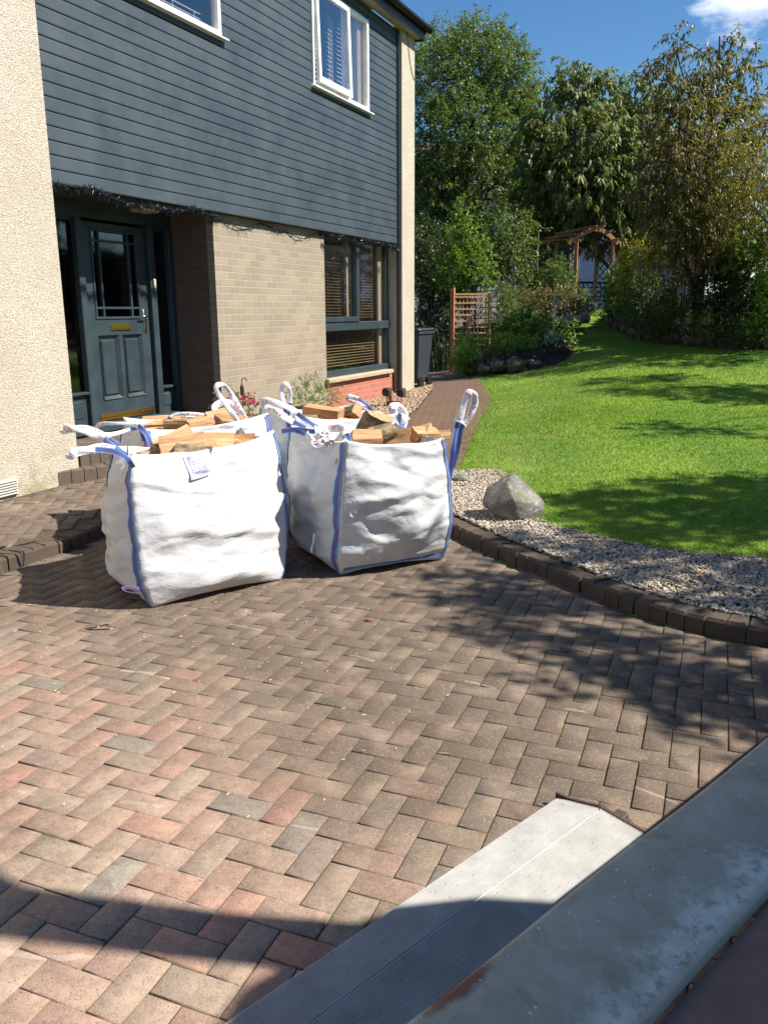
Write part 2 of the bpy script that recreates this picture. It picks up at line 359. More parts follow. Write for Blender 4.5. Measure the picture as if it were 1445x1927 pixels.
def m_joint():
    t = NT('joint_sand'); p = t.pos(); s = t.sep(p); n = t.noise(p, 1.6, 4); f = t.noise(p, 60, 5)
    sand = t.ramp(f, [(.35, (.035, .025, .018)), (.65, (.12, .09, .06))])
    moss = t.ramp(f, [(.35, (.07, .085, .015)), (.65, (.20, .21, .04))])
    g = t.math('ADD', t.math('ADD', s[0], t.math('MULTIPLY', s[1], .28)), t.math('MULTIPLY', n, 1.8)); k = t.ramp(t.math('MULTIPLY', t.math('ADD', g, 1.0), .45), [(.36, (0,)*3), (.55, (1,)*3)])
    k = t.mix(1.0, k, t.ramp(t.noise(p, 9, 3), [(.36, (.1,)*3), (.55, (1,)*3)]), 'MULTIPLY')
    t.set(t.mix(k, sand, moss), 1.0); t.bump(f, 1.0, .01); return t.m
M['joint'] = m_joint()
def m_grass(name, base=False):
    t = NT(name); p = t.pos(); s = t.sep(p); n = t.noise(p, .9, 5); n2 = t.noise(t.mapv(p, (1, 1, 1)), 5, 5, .7)
    if base: c = t.ramp(t.noise(p, 90, 4), [(.3, (.08, .16, .011)), (.7, (.15, .28, .018))])
    else: c = t.ramp(t.attr('rnd'), [(0, (.13, .25, .014)), (.5, (.19, .345, .02)), (.85, (.24, .40, .03)), (1, (.32, .40, .07))])
    c = t.mix(t.ramp(n, [(.42, (0,)*3), (.65, (.5,)*3)]), c, (.30, .42, .035))
    dry = t.math('MULTIPLY', t.ramp(t.noise(p, 2.6, 5, .7), [(.47, (0,)*3), (.62, (1,)*3)]), t.ramp(t.math('ADD', t.math('MULTIPLY', s[0], -.28), t.math('MULTIPLY', s[1], -.03)), [(.06, (0,)*3), (.36, (.35,)*3)]))
    c = t.mix(dry, c, (.34, .29, .12))
    t.set(c, .7)
    if base: t.bump(t.noise(p, 120, 4), .8, .02)
    else:
        tl = t.n('BsdfTranslucent'); t.l(c, tl.inputs[0]); ms = t.n('MixShader'); ms.inputs[0].default_value = .35
        t.l(t.b.outputs[0], ms.inputs[1]); t.l(tl.outputs[0], ms.inputs[2]); t.l(ms.outputs[0], t.t.nodes['Material Output'].inputs[0])
    return t.m
M['grass'] = m_grass('lawn_grass', True); M['blade'] = m_grass('grass_blade')
def m_soil():
    t = NT('dark_soil'); p = t.pos(); n = t.noise(p, 22, 6, .7)
    t.set(t.ramp(n, [(.3, (.012, .009, .007)), (.62, (.05, .034, .024)), (.8, (.10, .07, .05))]), 1.0); t.bump(n, 1, .05); return t.m
M['soil'] = m_soil()
def m_stones(name, pal):
    t = NT(name); p = t.pos(); c = t.ramp(t.attr('rnd'), pal); n = t.noise(p, 60, 4)
    t.set(t.mix(t.ramp(n, [(.4, (0,)*3), (.7, (.35,)*3)]), c, (.16, .13, .10)), .8); t.bump(n, .5, .004); return t.m
M['gravel'] = m_stones('pale_gravel', [(0, (.37, .28, .20)), (.3, (.50, .42, .32)), (.6, (.42, .35, .28)), (.85, (.62, .56, .46)), (1, (.30, .21, .14))])
M['gravel_w'] = m_stones('warm_gravel', [(0, (.42, .27, .16)), (.3, (.50, .36, .22)), (.6, (.36, .25, .16)), (.85, (.60, .48, .33)), (1, (.27, .18, .12))])
M['path'] = m_brick('path_brick', ((.13, .068, .045), (.09, .05, .036), (.16, .09, .055)), (.20, .17, .07), bw=.2, bh=.1, ms=.012, plane='z', off=R(-18), bump=.5)
# ------------------------------------------------------------------ ground outlines (metres)
kerb_line = smoothpts([(-4.23, .6), (-4.23, 2.4), (-4.23, 3.6), (-4.19, 4.15), (-4.28, 4.75), (-4.0, 5.5), (-3.3, 6.05), (-2.6, 6.1), (-2.1, 5.66), (-1.72, 5.3), (-1.19, 4.87), (-.63, 4.45), (-.2, 4.22), (.16, 4.15), (.8, 4.1), (2, 4.25), (4.5, 4.8)], 8)
kerb_line = [p[:2] for p in kerb_line]
def offset_line(pts, d):
    out = []
    for i, p in enumerate(pts):
        t = pts[min(i+1, len(pts)-1)]-pts[max(i-1, 0)]; t = t/np.linalg.norm(t); out.append(p+d*np.array([-t[1], t[0]]))
    return out
kerb_in = offset_line(kerb_line, .13)
KH = .088
wallpts = [P(*q)[:2] for q in GW]
lawn_edge_front = smoothpts([(-2.43, 7.15, 0), (-2.08, 7.25, 0), (-1.9, 6.9, 0), (-1.6, 6.25, 0), (-1.37, 5.78, 0), (-.98, 5.51, 0), (-.61, 5.36, 0), (-.28, 5.3, 0), (.15, 5.33, 0), (1.5, 5.45, 0), (5, 6, 0)], 5)
path_r = smoothpts([(-6.0, 17.9, 0), (-5.41, 16.5, 0), (-4.7, 14.9, 0), (-4.09, 13.33, 0), (-3.6, 12.0, 0), (-3.39, 11.13, 0), (-3.12, 9.98, 0), (-2.75, 8.5, 0), (-2.43, 7.15, 0)], 5)
bed_edge = smoothpts([np.append(P(*q)[:2], 0) for q in GB]+[(-5.3, 16.4, 0)], 5)
lawn_poly = [p[:2] for p in lawn_edge_front]+[np.array(q) for q in [(7, 8), (7, 14)]]+wallpts+[P(1160, 590, 24)[:2], P(1120, 588, 24)[:2]]+[p[:2] for p in bed_edge]+[p[:2] for p in path_r[6:-1]]
# ------------------------------------------------------------------ terrain and ground sheets
g = MB(); g.add([(-150, -60, -.06), (150, -60, -.06), (150, 250, -.06), (-150, 250, -.06)], [(0, 1, 2, 3)])
struct('ground', g.mesh('ground', [simple('far_ground', (.06, .09, .03), .9)]))
base_poly = [tuple(p) for p in kerb_in[22:]]+[(14, 5), (14, 60), (-30, 60), (-30, 3.95), (-4.6, 3.95)]
sheet('terrain', base_poly, 1.0, -.07, M['soil'])
drive_poly = [tuple(p) for p in kerb_line]+[(5, -5), (-4.23, -5)]
sheet('driveway', drive_poly, 3, -.007, M['joint'], zf=lambda x, y: np.zeros_like(x))
raised_poly = [(-5.46, .6), (-4.39, .6)]+[tuple(p) for p in kerb_in[:42] if p[1] > .7]+[(-3.0, 6.5), (-4.3, 7.0), (-5.46, 7.0)]
pz = lambda x, y: .086+np.clip(-4.25-x, 0, 1.2)*.038+np.clip(y-5.2, 0, 1.5)*.02
sheet('upper_pavement', raised_poly, .6, -.007, M['joint'], zf=pz)
sheet('lawn', lawn_poly, .5, .0, M['grass'])
path_l = [(-4.2, 6.9), (-4.05, 8.2), (-4.04, 9.66), (-4.33, 10.84), (-4.7, 12.1), (-4.99, 13.16), (-5.2, 13.75), (-5.42, 14.3), (-6.69, 17.24), (-8.6, 21.5)]
path_poly = path_l+[(-7.0, 21.5), (-6.5, 19.2)]+[tuple(p[:2]) for p in path_r]+[(-2.75, 6.35), (-3.3, 6.22)]
sheet('path', path_poly, .8, .006, M['path'])
def blocks(name, poly, z, rot, org, flip, mat, L=.2, thick=.03, zfun=None):
    V, Fc, rn = [], [], []; c, s = math.cos(rot), math.sin(rot); q = L/2
    P_ = np.array(poly); lo, hi = P_.min(0), P_.max(0)
    N = int(max(hi-lo)/q)+30; o = 0
    cx0 = (lo+hi)/2-org; ci, cj = int((cx0[0]*c+cx0[1]*s)/q), int((-cx0[0]*s+cx0[1]*c)/q)
    for i in range(ci-N//2-10, ci+N//2+10):
        for j in range(cj-N//2-10, cj+N//2+10):
            k = (i+j) % 4 if not flip else (i-j) % 4
            if k == 0: a, b = (i, j), (i+2, j+1)
            elif k == 2: a, b = ((i, j), (i+1, j+2)) if not flip else ((i, j-1), (i+1, j+1))
            else: continue
            mid = ((a[0]+b[0])/2*q, (a[1]+b[1])/2*q); mw = (org[0]+mid[0]*c-mid[1]*s, org[1]+mid[0]*s+mid[1]*c)
            if not (lo[0]-.2 < mw[0] < hi[0]+.2 and lo[1]-.2 < mw[1] < hi[1]+.2): continue
            if not inside(poly, np.array([mw[0]]), np.array([mw[1]]))[0]: continue
            zb = float(zfun(np.array(mw[0]), np.array(mw[1]))) if zfun else z
            jn = .0017+random.random()*.001; x0, y0, x1, y1 = a[0]*q+jn, a[1]*q+jn, b[0]*q-jn, b[1]*q-jn
            dx, dy = random.uniform(-.0012, .0012), random.uniform(-.0012, .0012); dz = random.uniform(-.0018, .0018); tx, ty = random.uniform(-.007, .007), random.uniform(-.007, .007)
            for e, zz in ((0, -thick), (0, -.002), (.0024, 0)):
                for x, y in ((x0+e, y0+e), (x1-e, y0+e), (x1-e, y1-e), (x0+e, y1-e)):
                    xx, yy = x+dx, y+dy; h = zz+dz+(tx*(x-mid[0])+ty*(y-mid[1]) if zz > -.02 else 0)
                    V.append((org[0]+xx*c-yy*s, org[1]+xx*s+yy*c, zb+h))
            Fc += [(o+8, o+9, o+10, o+11)]+[(o+r_*4+k_, o+r_*4+(k_+1) % 4, o+r_*4+4+(k_+1) % 4, o+r_*4+4+k_) for r_ in (0, 1) for k_ in range(4)]
            rn += [random.random()]*9; o += 12
    return struct(name, npmesh(name, V, Fc, [mat], rn))
clip = [p for p in drive_poly if p[0] < 1.6 and p[1] > .5]
vis = [(-4.23, -.4)]+[tuple(p) for p in kerb_line if p[0] < 3 and p[1] > -.4]+[(3, 4.4), (3, -.4)]
blocks('driveway_blocks', vis, 0, R(2.4), np.array([-1.497, 1.167]), False, M['block'])
kin2 = offset_line(kerb_line, .25)
blocks('pavement_blocks', [(-5.40, .6), (-4.48, .6)]+[tuple(p) for p in kin2[:42] if p[1] > .7]+[(-3.0, 6.6), (-4.3, 7.0), (-5.40, 7.0)], .13, R(33), np.array([-5, 4.0]), False, M['block'], zfun=pz)
# kerb: one row of upright blocks
kb = MB(); kb.at = []; acc = 0; seg = []
L_ = [0]
for i in range(1, len(kerb_line)): L_.append(L_[-1]+float(np.linalg.norm(kerb_line[i]-kerb_line[i-1])))
def along(line, d): return np.array([np.interp(d, L_, [p[0] for p in line]), np.interp(d, L_, [p[1] for p in line])])
d = 0
while d < L_[-1]-.2:
    w = random.choice([.098, .1, .102]) if d > 3 else .2*.52
    a, b = along(kerb_line, d+.003), along(kerb_line, d+w-.003); a2, b2 = along(kerb_in, d+.003), along(kerb_in, d+w-.003)
    jx = np.array([random.uniform(-.005, .005), random.uniform(-.006, .006)]); h = KH+random.uniform(-.004, .004); r1 = .013
    q = [(p+jx) for p in (a, b, b2, a2)]; nrm = (a2-a)/np.linalg.norm(a2-a); tg = (b-a)/np.linalg.norm(b-a)
    vs = [(*p, -.06) for p in q]+[(*q[0], h-r1*1.3), (*q[1], h-r1*1.3), (*q[2], h-.01), (*q[3], h-.01)]+[(*(q[0]+nrm*r1+tg*.006), h), (*(q[1]+nrm*r1-tg*.006), h), (*(q[2]-nrm*.008-tg*.006), h), (*(q[3]-nrm*.008+tg*.006), h)]
    kb.add(vs, [(0, 1, 5, 4), (1, 2, 6, 5), (2, 3, 7, 6), (3, 0, 4, 7), (4, 5, 9, 8), (5, 6, 10, 9), (6, 7, 11, 10), (7, 4, 8, 11), (8, 9, 10, 11)]); kb.at += [random.random()]*9; d += w
struct('kerb', kb.mesh('kerb', [M['kerb']]))
kbase = MB(); n_ = len(kerb_line)
kbase.add([(*(kerb_line[i]*.9+kerb_in[i]*.1), z) for z in (-.05, .072) for i in range(n_)]+[(*kerb_in[i], .072) for i in range(n_)], [(i, i+1, n_+i+1, n_+i) for i in range(n_-1)]+[(n_+i, n_+i+1, 2*n_+i+1, 2*n_+i) for i in range(n_-1)])
struct('kerb_bedding', kbase.mesh('kerb_bedding', [M['joint']]))
# doorstep: two low brick steps
def step(name, poly, z0, z1, label):
    mb = MB(); mb.prism(poly, z0, z1-.012); o_ = struct(name, mb.mesh(name, [M['joint']]))
    pts = [np.array(p) for p in poly]; n = len(pts); bm_ = MB(); bm_.at = []
    for i in range(n-1):
        a, b = pts[i], pts[i+1]; l = np.linalg.norm(b-a); t = (b-a)/l; nn = np.array([-t[1], t[0]]); k = max(1, round(l/.105)); w = l/k
        for j in range(k):
            p, q = a+t*(j*w+.004), a+t*((j+1)*w-.004)
            bm_.add([(*(p-nn*.012), z0-.01), (*(q-nn*.012), z0-.01), (*(q+nn*.2), z0), (*(p+nn*.2), z0), (*(p-nn*.012), z1-.008), (*(q-nn*.012), z1-.008), (*(q+nn*.2), z1), (*(p+nn*.2), z1), (*p, z1), (*q, z1)],
                    [(0, 1, 5, 4), (1, 2, 6, 9, 5), (3, 0, 4, 8, 7), (4, 5, 9, 8), (8, 9, 6, 7)]); bm_.at += [random.random()]*5
    o2 = link(name+'_edging', bm_.mesh(name, [M['step']]), o_)
    ip = offset_line([np.array(p, float) for p in poly[:-2]], .26); blocks_poly = [tuple(p) for p in ip]+[tuple(p) for p in poly[-2:]]
    o3 = blocks(name+'_blocks', blocks_poly, z1-.0015, R(10), np.array([-5.5, 6.0]), False, M['step']); o3.parent = o_; del o3['kind']

step('step', [(-5.45, 5.28), (-5.28, 5.72), (-5.0, 6.2), (-4.7, 7.0), (-4.6, 8.3), (-4.8, 8.75), (-5.6, 8.75)], .10, .25, '')
step('door_step', [(-5.46, 5.56), (-5.36, 5.95), (-5.2, 6.5), (-5.1, 7.1), (-5.1, 7.9), (-5.6, 8.1), (-6.3, 7.98), (-6.3, 5.56)], .22, .365, '')
# gravel stones
def stones(name, poly, n, r0_, r1_, mat, zf=ter, zo=0.0):
    P_ = np.array([p[:2] for p in poly]); lo, hi = P_.min(0), P_.max(0); pts = []
    while len(pts) < n:
        q = rng.uniform(lo, hi, (n, 2)); q = q[inside(P_, q[:, 0], q[:, 1])]; pts += q.tolist()
    pts = np.array(pts[:n]); z = zf(pts[:, 0], pts[:, 1])+zo
    base = np.array([(0, 0, 1), (1, 0, .25), (.3, .95, .2), (-.8, .6, .15), (-.8, -.6, .3), (.3, -.95, .25), (0, 0, -.5)]); fs = np.array([(0, 1, 2), (0, 2, 3), (0, 3, 4), (0, 4, 5), (0, 5, 1), (6, 2, 1), (6, 3, 2), (6, 4, 3), (6, 5, 4), (6, 1, 5)])
    r_ = rng.uniform(r0_, r1_, (n, 1, 1)); sc = np.concatenate([rng.uniform(.7, 1.3, (n, 1, 2)), rng.uniform(.45, .9, (n, 1, 1))], -1)
    V = base[None]*(1+rng.uniform(-.28, .28, (n, 7, 3)))*sc*r_; a = rng.uniform(0, 6.28, n); ca, sa = np.cos(a)[:, None], np.sin(a)[:, None]; b = rng.uniform(-.6, .6, n); cb, sb = np.cos(b)[:, None], np.sin(b)[:, None]
    x, y, zz = V[..., 0], V[..., 1], V[..., 2]; y, zz = y*cb-zz*sb, y*sb+zz*cb; x, y = x*ca-y*sa, x*sa+y*ca
    V = np.stack([x+pts[:, :1], y+pts[:, 1:], zz+z[:, None]+rng.uniform(-.002, .008, (n, 1))], -1)
    Fc = (fs[None]+(np.arange(n)*7)[:, None, None]).reshape(-1, 3)
    return struct(name, npmesh(name, V.reshape(-1, 3), Fc, [mat], np.repeat(rng.random(n), 10)), 'stuff')
strip = [tuple(p) for p in kerb_in if p[0] > -2.75 and p[0] < 1.2 and p[1] < 6.4]+[(1.2, 5.4)]+[tuple(p[:2]) for p in lawn_edge_front[::-1] if p[0] < 1.2]+[(-2.7, 6.9)]
M['grit'] = simple('gravel_bedding', (.16, .13, .10), 1, .4, 60, .6)
sheet('gravel_bedding', strip, .5, -.008, M['grit'])
stones('gravel', strip, 21000, .0075, .0165, M['gravel'])
wbed = [(-5.58, 8.6), (-4.95, 8.55), (-4.68, 7.9), (-4.72, 7.0), (-4.3, 6.75), (-4.1, 8.6), (-4.08, 9.66), (-4.36, 10.84), (-4.73, 12.1), (-5.02, 13.16), (-5.2, 13.75), (-5.44, 14.3), (-6.6, 17.0), (-7.0, 17), (-5.58, 13.5)]
sheet('house_bed', wbed, .5, -.004, simple('warm_bedding', (.2, .13, .08), 1, .4, 60, .6))
stones('house_gravel', wbed, 8500, .012, .024, M['gravel_w'])
# grass blades
def grass(name, n, poly, near, far, hmin, hmax, mat):
    P_ = np.array([p[:2] for p in poly]); lo, hi = P_.min(0), P_.max(0); q = rng.uniform(lo, hi, (n*6, 2))
    f_ = -q[:, 0]*math.sin(YAW)+q[:, 1]*math.cos(YAW); lat = q[:, 0]*math.cos(YAW)+q[:, 1]*math.sin(YAW)
    ok = (rng.random(len(q)) < (near/np.maximum(f_, near))**1.6) & (lat < f_*.5+.6) & inside(P_, q[:, 0], q[:, 1]) & (f_ < far); q = q[ok][:n]; f_ = f_[ok][:n]; m = len(q)
    z = ter(q[:, 0], q[:, 1]); h = rng.uniform(hmin, hmax, m)*(1+f_*.02); w = .0016+.00042*f_; a = rng.uniform(0, 6.28, m); lean = rng.uniform(0, .9, m)*h; la = rng.uniform(0, 6.28, m)
    c, s = np.cos(a)*w, np.sin(a)*w; V = np.stack([np.stack([q[:, 0]-c, q[:, 1]-s, z-.002], -1), np.stack([q[:, 0]+c, q[:, 1]+s, z-.002], -1), np.stack([q[:, 0]+np.cos(la)*lean, q[:, 1]+np.sin(la)*lean, z+h], -1)], 1)
    return struct(name, npmesh(name, V.reshape(-1, 3), np.arange(3*m).reshape(-1, 3), [mat], rng.random(m)), 'stuff')
grass('grass', 300000, lawn_poly, 5.5, 24, .009, .018, M['blade'])
edge = []
for p in list(lawn_edge_front)+list(path_r):
    for _ in range(40):
        q = p[:2]+rng.normal(0, .035, 2); edge.append(q)
edge = np.array(edge); n_ = len(edge); ez = ter(edge[:, 0], edge[:, 1]); ea = rng.uniform(0, 6.28, n_); eh = rng.uniform(.03, .075, n_)
EV = np.stack([np.stack([edge[:, 0]-.003*np.cos(ea), edge[:, 1]-.003*np.sin(ea), ez-.01], -1), np.stack([edge[:, 0]+.003*np.cos(ea), edge[:, 1]+.003*np.sin(ea), ez-.01], -1), np.stack([edge[:, 0]+eh*np.sin(ea*3), edge[:, 1]+eh*np.cos(ea*3), ez+eh*.7], -1)], 1)
struct('grass_edge', npmesh('grass_edge', EV.reshape(-1, 3), np.arange(3*n_).reshape(-1, 3), [M['blade']], rng.random(n_)), 'stuff')
# ------------------------------------------------------------------ the house
XF, XC, XB, XD = -5.444, -5.52, -5.60, -6.20       # fin walls, cladding, brick, door planes
Y0, Y1, Y2, Y3 = 5.53, 12.96, 13.49, 7.98
ZC = 2.645
house = Thing('house', (-6.2, 9.4, .2), 'two storey house with slate blue cladding above a tan brick ground floor', 'house')
hp = house.part
w1 = hp('side_wall', MB().box((XF, -1.5, -.05), (-7.4, Y0, 6.2)), M['harl'], label='cream roughcast wall projecting at the left of the front door')
w2 = hp('side_wall', MB().box((XF, Y1, .1), (-13.5, Y2, 5.83)), M['harl'], label='narrow cream roughcast wall end at the far corner of the house')
# cladding boards cut round the two windows
wins = [(6.02, 8.17, 4.40, 5.62), (10.17, 11.86, 4.385, 5.60)]
cl = MB(); pitch = .1120; nb = 29
for k in range(nb+1):
    z0 = ZC+k*pitch; z1 = min(z0+pitch, 5.80)
    if z1-z0 < .02: break
    segs = [(Y0, Y1-.02)]
    for a, b, lo, hi in wins:
        if z1 > lo and z0 < hi:
            if z0 >= lo-.001 and z1 <= hi+.001 or True:
                ns = []
                for s0, s1 in segs:
                    if b <= s0 or a >= s1: ns.append((s0, s1)); continue
                    if a > s0: ns.append((s0, a))
                    if b < s1: ns.append((b, s1))
                    if z0 < lo: cl.add([(XC+.012, a, z0+.006), (XC+.012, b, z0+.006), (XC+.006, b, lo), (XC+.006, a, lo), (XC-.02, a, z0), (XC-.02, b, z0)], [(0, 1, 2, 3), (4, 5, 1, 0)])
                    if z1 > hi: cl.add([(XC+.009, a, hi), (XC+.009, b, hi), (XC, b, z1-.005), (XC, a, z1-.005)], [(0, 1, 2, 3)])
                segs = ns
    sg2 = []
    for a, b in segs:
        if b-a > 2.2: c_ = a+(b-a)*(.5+.32*math.sin(k*2.4)); sg2 += [(a, c_-.0015), (c_+.0015, b)]
        else: sg2.append((a, b))
    for a, b in sg2:
        prof = [(XC-.02, z0-.002), (XC+.011, z0+.001), (XC+.013, z0+.010), (XC+.008, z1-.013), (XC+.006, z1-.007), (XC-.011, z1-.0052), (XC-.011, z1)]
        n = len(prof); cl.add([(x, y, z) for y in (a, b) for x, z in prof], [(i, n+i, n+i+1, i+1) for i in range(n-1)]+[tuple(range(n)), tuple(range(n, 2*n))[::-1]])
hp('cladding', cl, M['clad'])
hp('cladding_backing', MB().box((XC-.022, Y0, ZC-.006), (XC-.06, Y1-.003, ZC+.05)).box((XC-.03, 8.2, ZC+.05), (XC-.06, 10.14, 5.8)).box((XC-.03, 11.9, ZC+.05), (XC-.06, Y1-.003, 5.8)).box((XC-.03, Y0, ZC+.05), (XC-.06, 6.0, 5.8)).box((XC-.03, 6.0, ZC+.05), (XC-.06, 8.2, 4.38)).box((XC-.03, 10.14, ZC+.05), (XC-.06, 11.9, 4.37)), M['dark'])
hp('porch_ceiling', MB().box((XC-.024, Y0, ZC+.004), (-6.6, Y1-.003, ZC+.06)), M['darkgrey'])
hp('brick_wall', MB().box((XB, Y3, .1), (XB-.09, 10.56, ZC)), M['brick'], label='tan brick wall between the front door and the lower window')
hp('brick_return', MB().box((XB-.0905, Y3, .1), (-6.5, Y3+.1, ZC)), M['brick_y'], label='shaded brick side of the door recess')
hp('plinth', MB().box((XB+.004, 10.562, .1), (XB-.3, 12.957, .575)), M['brick_red'], label='pinkish red brick course under the lower window')
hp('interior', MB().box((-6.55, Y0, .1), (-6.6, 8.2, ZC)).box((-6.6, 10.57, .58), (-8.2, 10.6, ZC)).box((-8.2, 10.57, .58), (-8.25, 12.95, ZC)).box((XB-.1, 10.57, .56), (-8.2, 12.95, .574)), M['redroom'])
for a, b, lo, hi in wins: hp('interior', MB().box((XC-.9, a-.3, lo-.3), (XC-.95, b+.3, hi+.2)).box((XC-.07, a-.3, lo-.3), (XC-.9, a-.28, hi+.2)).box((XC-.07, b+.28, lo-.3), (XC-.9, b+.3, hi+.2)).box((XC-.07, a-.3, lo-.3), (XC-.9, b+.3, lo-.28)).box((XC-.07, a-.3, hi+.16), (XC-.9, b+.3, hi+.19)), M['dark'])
hp('sill', MB().box((XB+.075, 10.50, .588), (XB-.12, 12.80, .652), bev=.01), M['concrete'], label='stone sill under the lower window')
# eaves
hp('soffit', MB().box((XC+.02, 0, 5.785), (-5.32, 13.56, 5.80)), M['soffit'])
hp('fascia', MB().box((-5.32, 0, 5.76), (-5.295, 13.56, 5.93)).box((-5.32, 13.56, 5.76), (-9.5, 13.60, 5.95)), M['darkgrey'])
gm = MB(); pr = [(math.cos(t)*.06, math.sin(t)*.06) for t in np.linspace(math.pi, 2*math.pi, 10)]; pi_ = [(x*.9, y*.9) for x, y in pr[::-1]]
ring = pr+pi_; n = len(ring); gm.add([(-5.232+x, y, 5.925+z) for y in (0, 13.62) for x, z in ring], [(i, (i+1) % n, n+(i+1) % n, n+i) for i in range(n)]+[tuple(range(n, 2*n))])
gut = hp('gutter', gm, M['black'])
for y in (6.5, 9.4, 12.1, 13.58): jm = MB(); jm.add([(-5.232+x*1.12, y+dy, 5.925+z*1.12) for dy in (-.035, .035) for x, z in pr], [(i, i+1, 10+i+1, 10+i) for i in range(9)]+[tuple(range(10)), tuple(range(10, 20))[::-1]]); hp('gutter_joint', jm, M['black'], gut)
rf = MB(); k0 = 0
for i in range(22):
    x = -5.25-i*.3; z = 5.96+i*.12; rf.add([(x, 0, z), (x, 13.66, z), (x-.33, 13.66, z+.105), (x-.33, 0, z+.105), (x, 0, z-.025), (x, 13.66, z-.025)], [(0, 1, 2, 3), (4, 5, 1, 0)])
rf.box((-5.3, 13.60, 5.86), (-11.5, 13.64, 5.95)); hp('roof', rf, M['roof'])
cb = smoothpts([(-5.44+.006, 13.15, 5.78), (-5.435, 13.2, 5.6), (-5.437, 13.3, 5.35), (-5.436, 13.4, 5.22), (-5.437, 13.48, 5.18)], 5)
hp('cable', MB().tube(cb, .005, 5), M['black'])
dp = MB().tube([(-5.50, 12.93, .3), (-5.50, 12.93, 5.75)], .028, 8); hp('dark_gap_strip', dp, M['black'])  # added black strip, its colour standing in for the shaded gap
# vent in the left wall
vt = MB().box((XF+.006, 4.55, .155), (XF+.012, 4.835, .295)); fr = hp('air_vent', vt, M['cream'], w1)
# vent has louvres
lv = MB()
for i in range(6): lv.add([(XF+.013, 4.56, .170+i*.021), (XF+.013, 4.825, .170+i*.021), (XF+.03, 4.825, .162+i*.021), (XF+.03, 4.56, .162+i*.021), (XF+.012, 4.56, .182+i*.021), (XF+.012, 4.825, .182+i*.021)], [(0, 1, 2, 3), (3, 2, 5, 4)])
hp('louvre', lv, simple('vent_grey', (.36, .35, .31), .5), w1)
# ---- door set
dz0, dz1 = .475, 2.47
fm = MB()
fm.box((XD-.05, 5.6, .385), (XD+.10, 8.02, .47), bev=.008)                  # threshold
fm.box((XD-.05, 5.6, 2.50), (XD+.03, 7.98, ZC+.0))                          # head
for a, b in ((6.50, 6.585), (7.56, 7.655), (7.905, 7.978)): fm.box((XD-.05, a, .47), (XD+.045, b, 2.50), bev=.006)
fm.box((XD-.05, 6.585, .47), (XD-.01, 6.615, 2.5)); fm.box((XD-.05, 7.53, .47), (XD-.01, 7.56, 2.5))
hp('door_frame', fm, M['door'])
for a, b, zz in ((5.7, 6.50, .80), (7.655, 7.905, .765)):
    s_ = MB().box((XD-.04, a, .47), (XD-.005, b, zz-.02)).box((XD-.04, a, zz-.02), (XD+.04, b, zz+.01), bev=.005).box((XD-.04, a, 2.46), (XD+.01, b, 2.5)).box((XD-.03, a+.05, .54), (XD+.004, b-.05, zz-.08), bev=.01)
    sd = hp('sidelight', s_, M['door'], label='tall glazed side panel '+('left' if a < 7 else 'right')+' of the front door')
    hp('pane', MB().box((XD-.02, a, zz+.01), (XD-.026, b, 2.46)), M['glass_dark'], sd)
dm = MB(); xa, xb = XD-.045, XD-.004; ya, yb = 6.62, 7.525
gA, gB, gz0, gz1 = 6.74, 7.40, 1.535, 2.40                                   # glazed opening
dm.box((xa, ya, dz0), (xb, gA, dz1)); dm.box((xa, gB, dz0), (xb, yb, dz1)); dm.box((xa, gA, gz1), (xb, gB, dz1)); dm.box((xa, gA, 1.36), (xb, gB, gz0))
dm.box((xa, gA, dz0), (xb, gB, .70)); dm.box((xa, 7.035, .70), (xb, 7.105, 1.36)); dm.box((xa, gA, .70), (xa+.015, gB, 1.36))
for a, b in ((6.74, 7.035), (7.105, 7.40)):                                  # raised and fielded panels
    y_0, y_1, z_0, z_1 = a+.0, b-.0, .70, 1.36
    for (p, q, r_, s2) in (((y_0, z_0), (y_1, z_0), (y_1-.035, z_0+.035), (y_0+.035, z_0+.035)), ((y_1, z_0), (y_1, z_1), (y_1-.035, z_1-.035), (y_1-.035, z_0+.035)), ((y_1, z_1), (y_0, z_1), (y_0+.035, z_1-.035), (y_1-.035, z_1-.035)), ((y_0, z_1), (y_0, z_0), (y_0+.035, z_0+.035), (y_0+.035, z_1-.035))):
        dm.add([(xb+.012, *p), (xb+.012, *q), (xb-.022, *r_), (xb-.022, *s2)], [(0, 1, 2, 3)])
    dm.box((xa+.01, a+.045, .745), (xb-.006, b-.045, 1.315), bev=.012)
for z in (gz0, gz1): dm.box((xb, gA-.02, z-.012), (xb+.012, gB+.02, z+.012), bev=.004)
for y in (gA, gB): dm.box((xb, y-.012, gz0), (xb+.0115, y+.012, gz1), bev=.004)
door = hp('door', dm, M['door'], label='slate green panelled front door with brass letter plate')
gb = MB()
for y in (6.855, 7.285): gb.box((xa+.005, y-.011, gz0), (xb+.004, y+.011, gz1), bev=.003)
for z in (1.635, 2.30): gb.box((xa+.004, gA, z-.011), (xb+.0035, gB, z+.011), bev=.003)
hp('glazing_bar', gb, M['door'], door)
hp('pane', MB().box((xa+.012, gA, gz0), (xa+.018, gB, gz1)), M['glass_dark'], door)
hp('letter_plate', MB().box((xb, 6.925, 1.405), (xb+.012, 7.232, 1.477), bev=.005).box((xb+.012, 6.945, 1.421), (xb+.017, 7.212, 1.461), bev=.004), M['brass'], door)
hp('kick_plate', MB().box((xb, 6.665, .487), (xb+.010, 7.515, .515), bev=.003).box((xb, 6.665, .518), (xb+.016, 7.515, .535), bev=.003).box((xb, 6.665, .538), (xb+.006, 7.515, .553)), M['brass'], door)
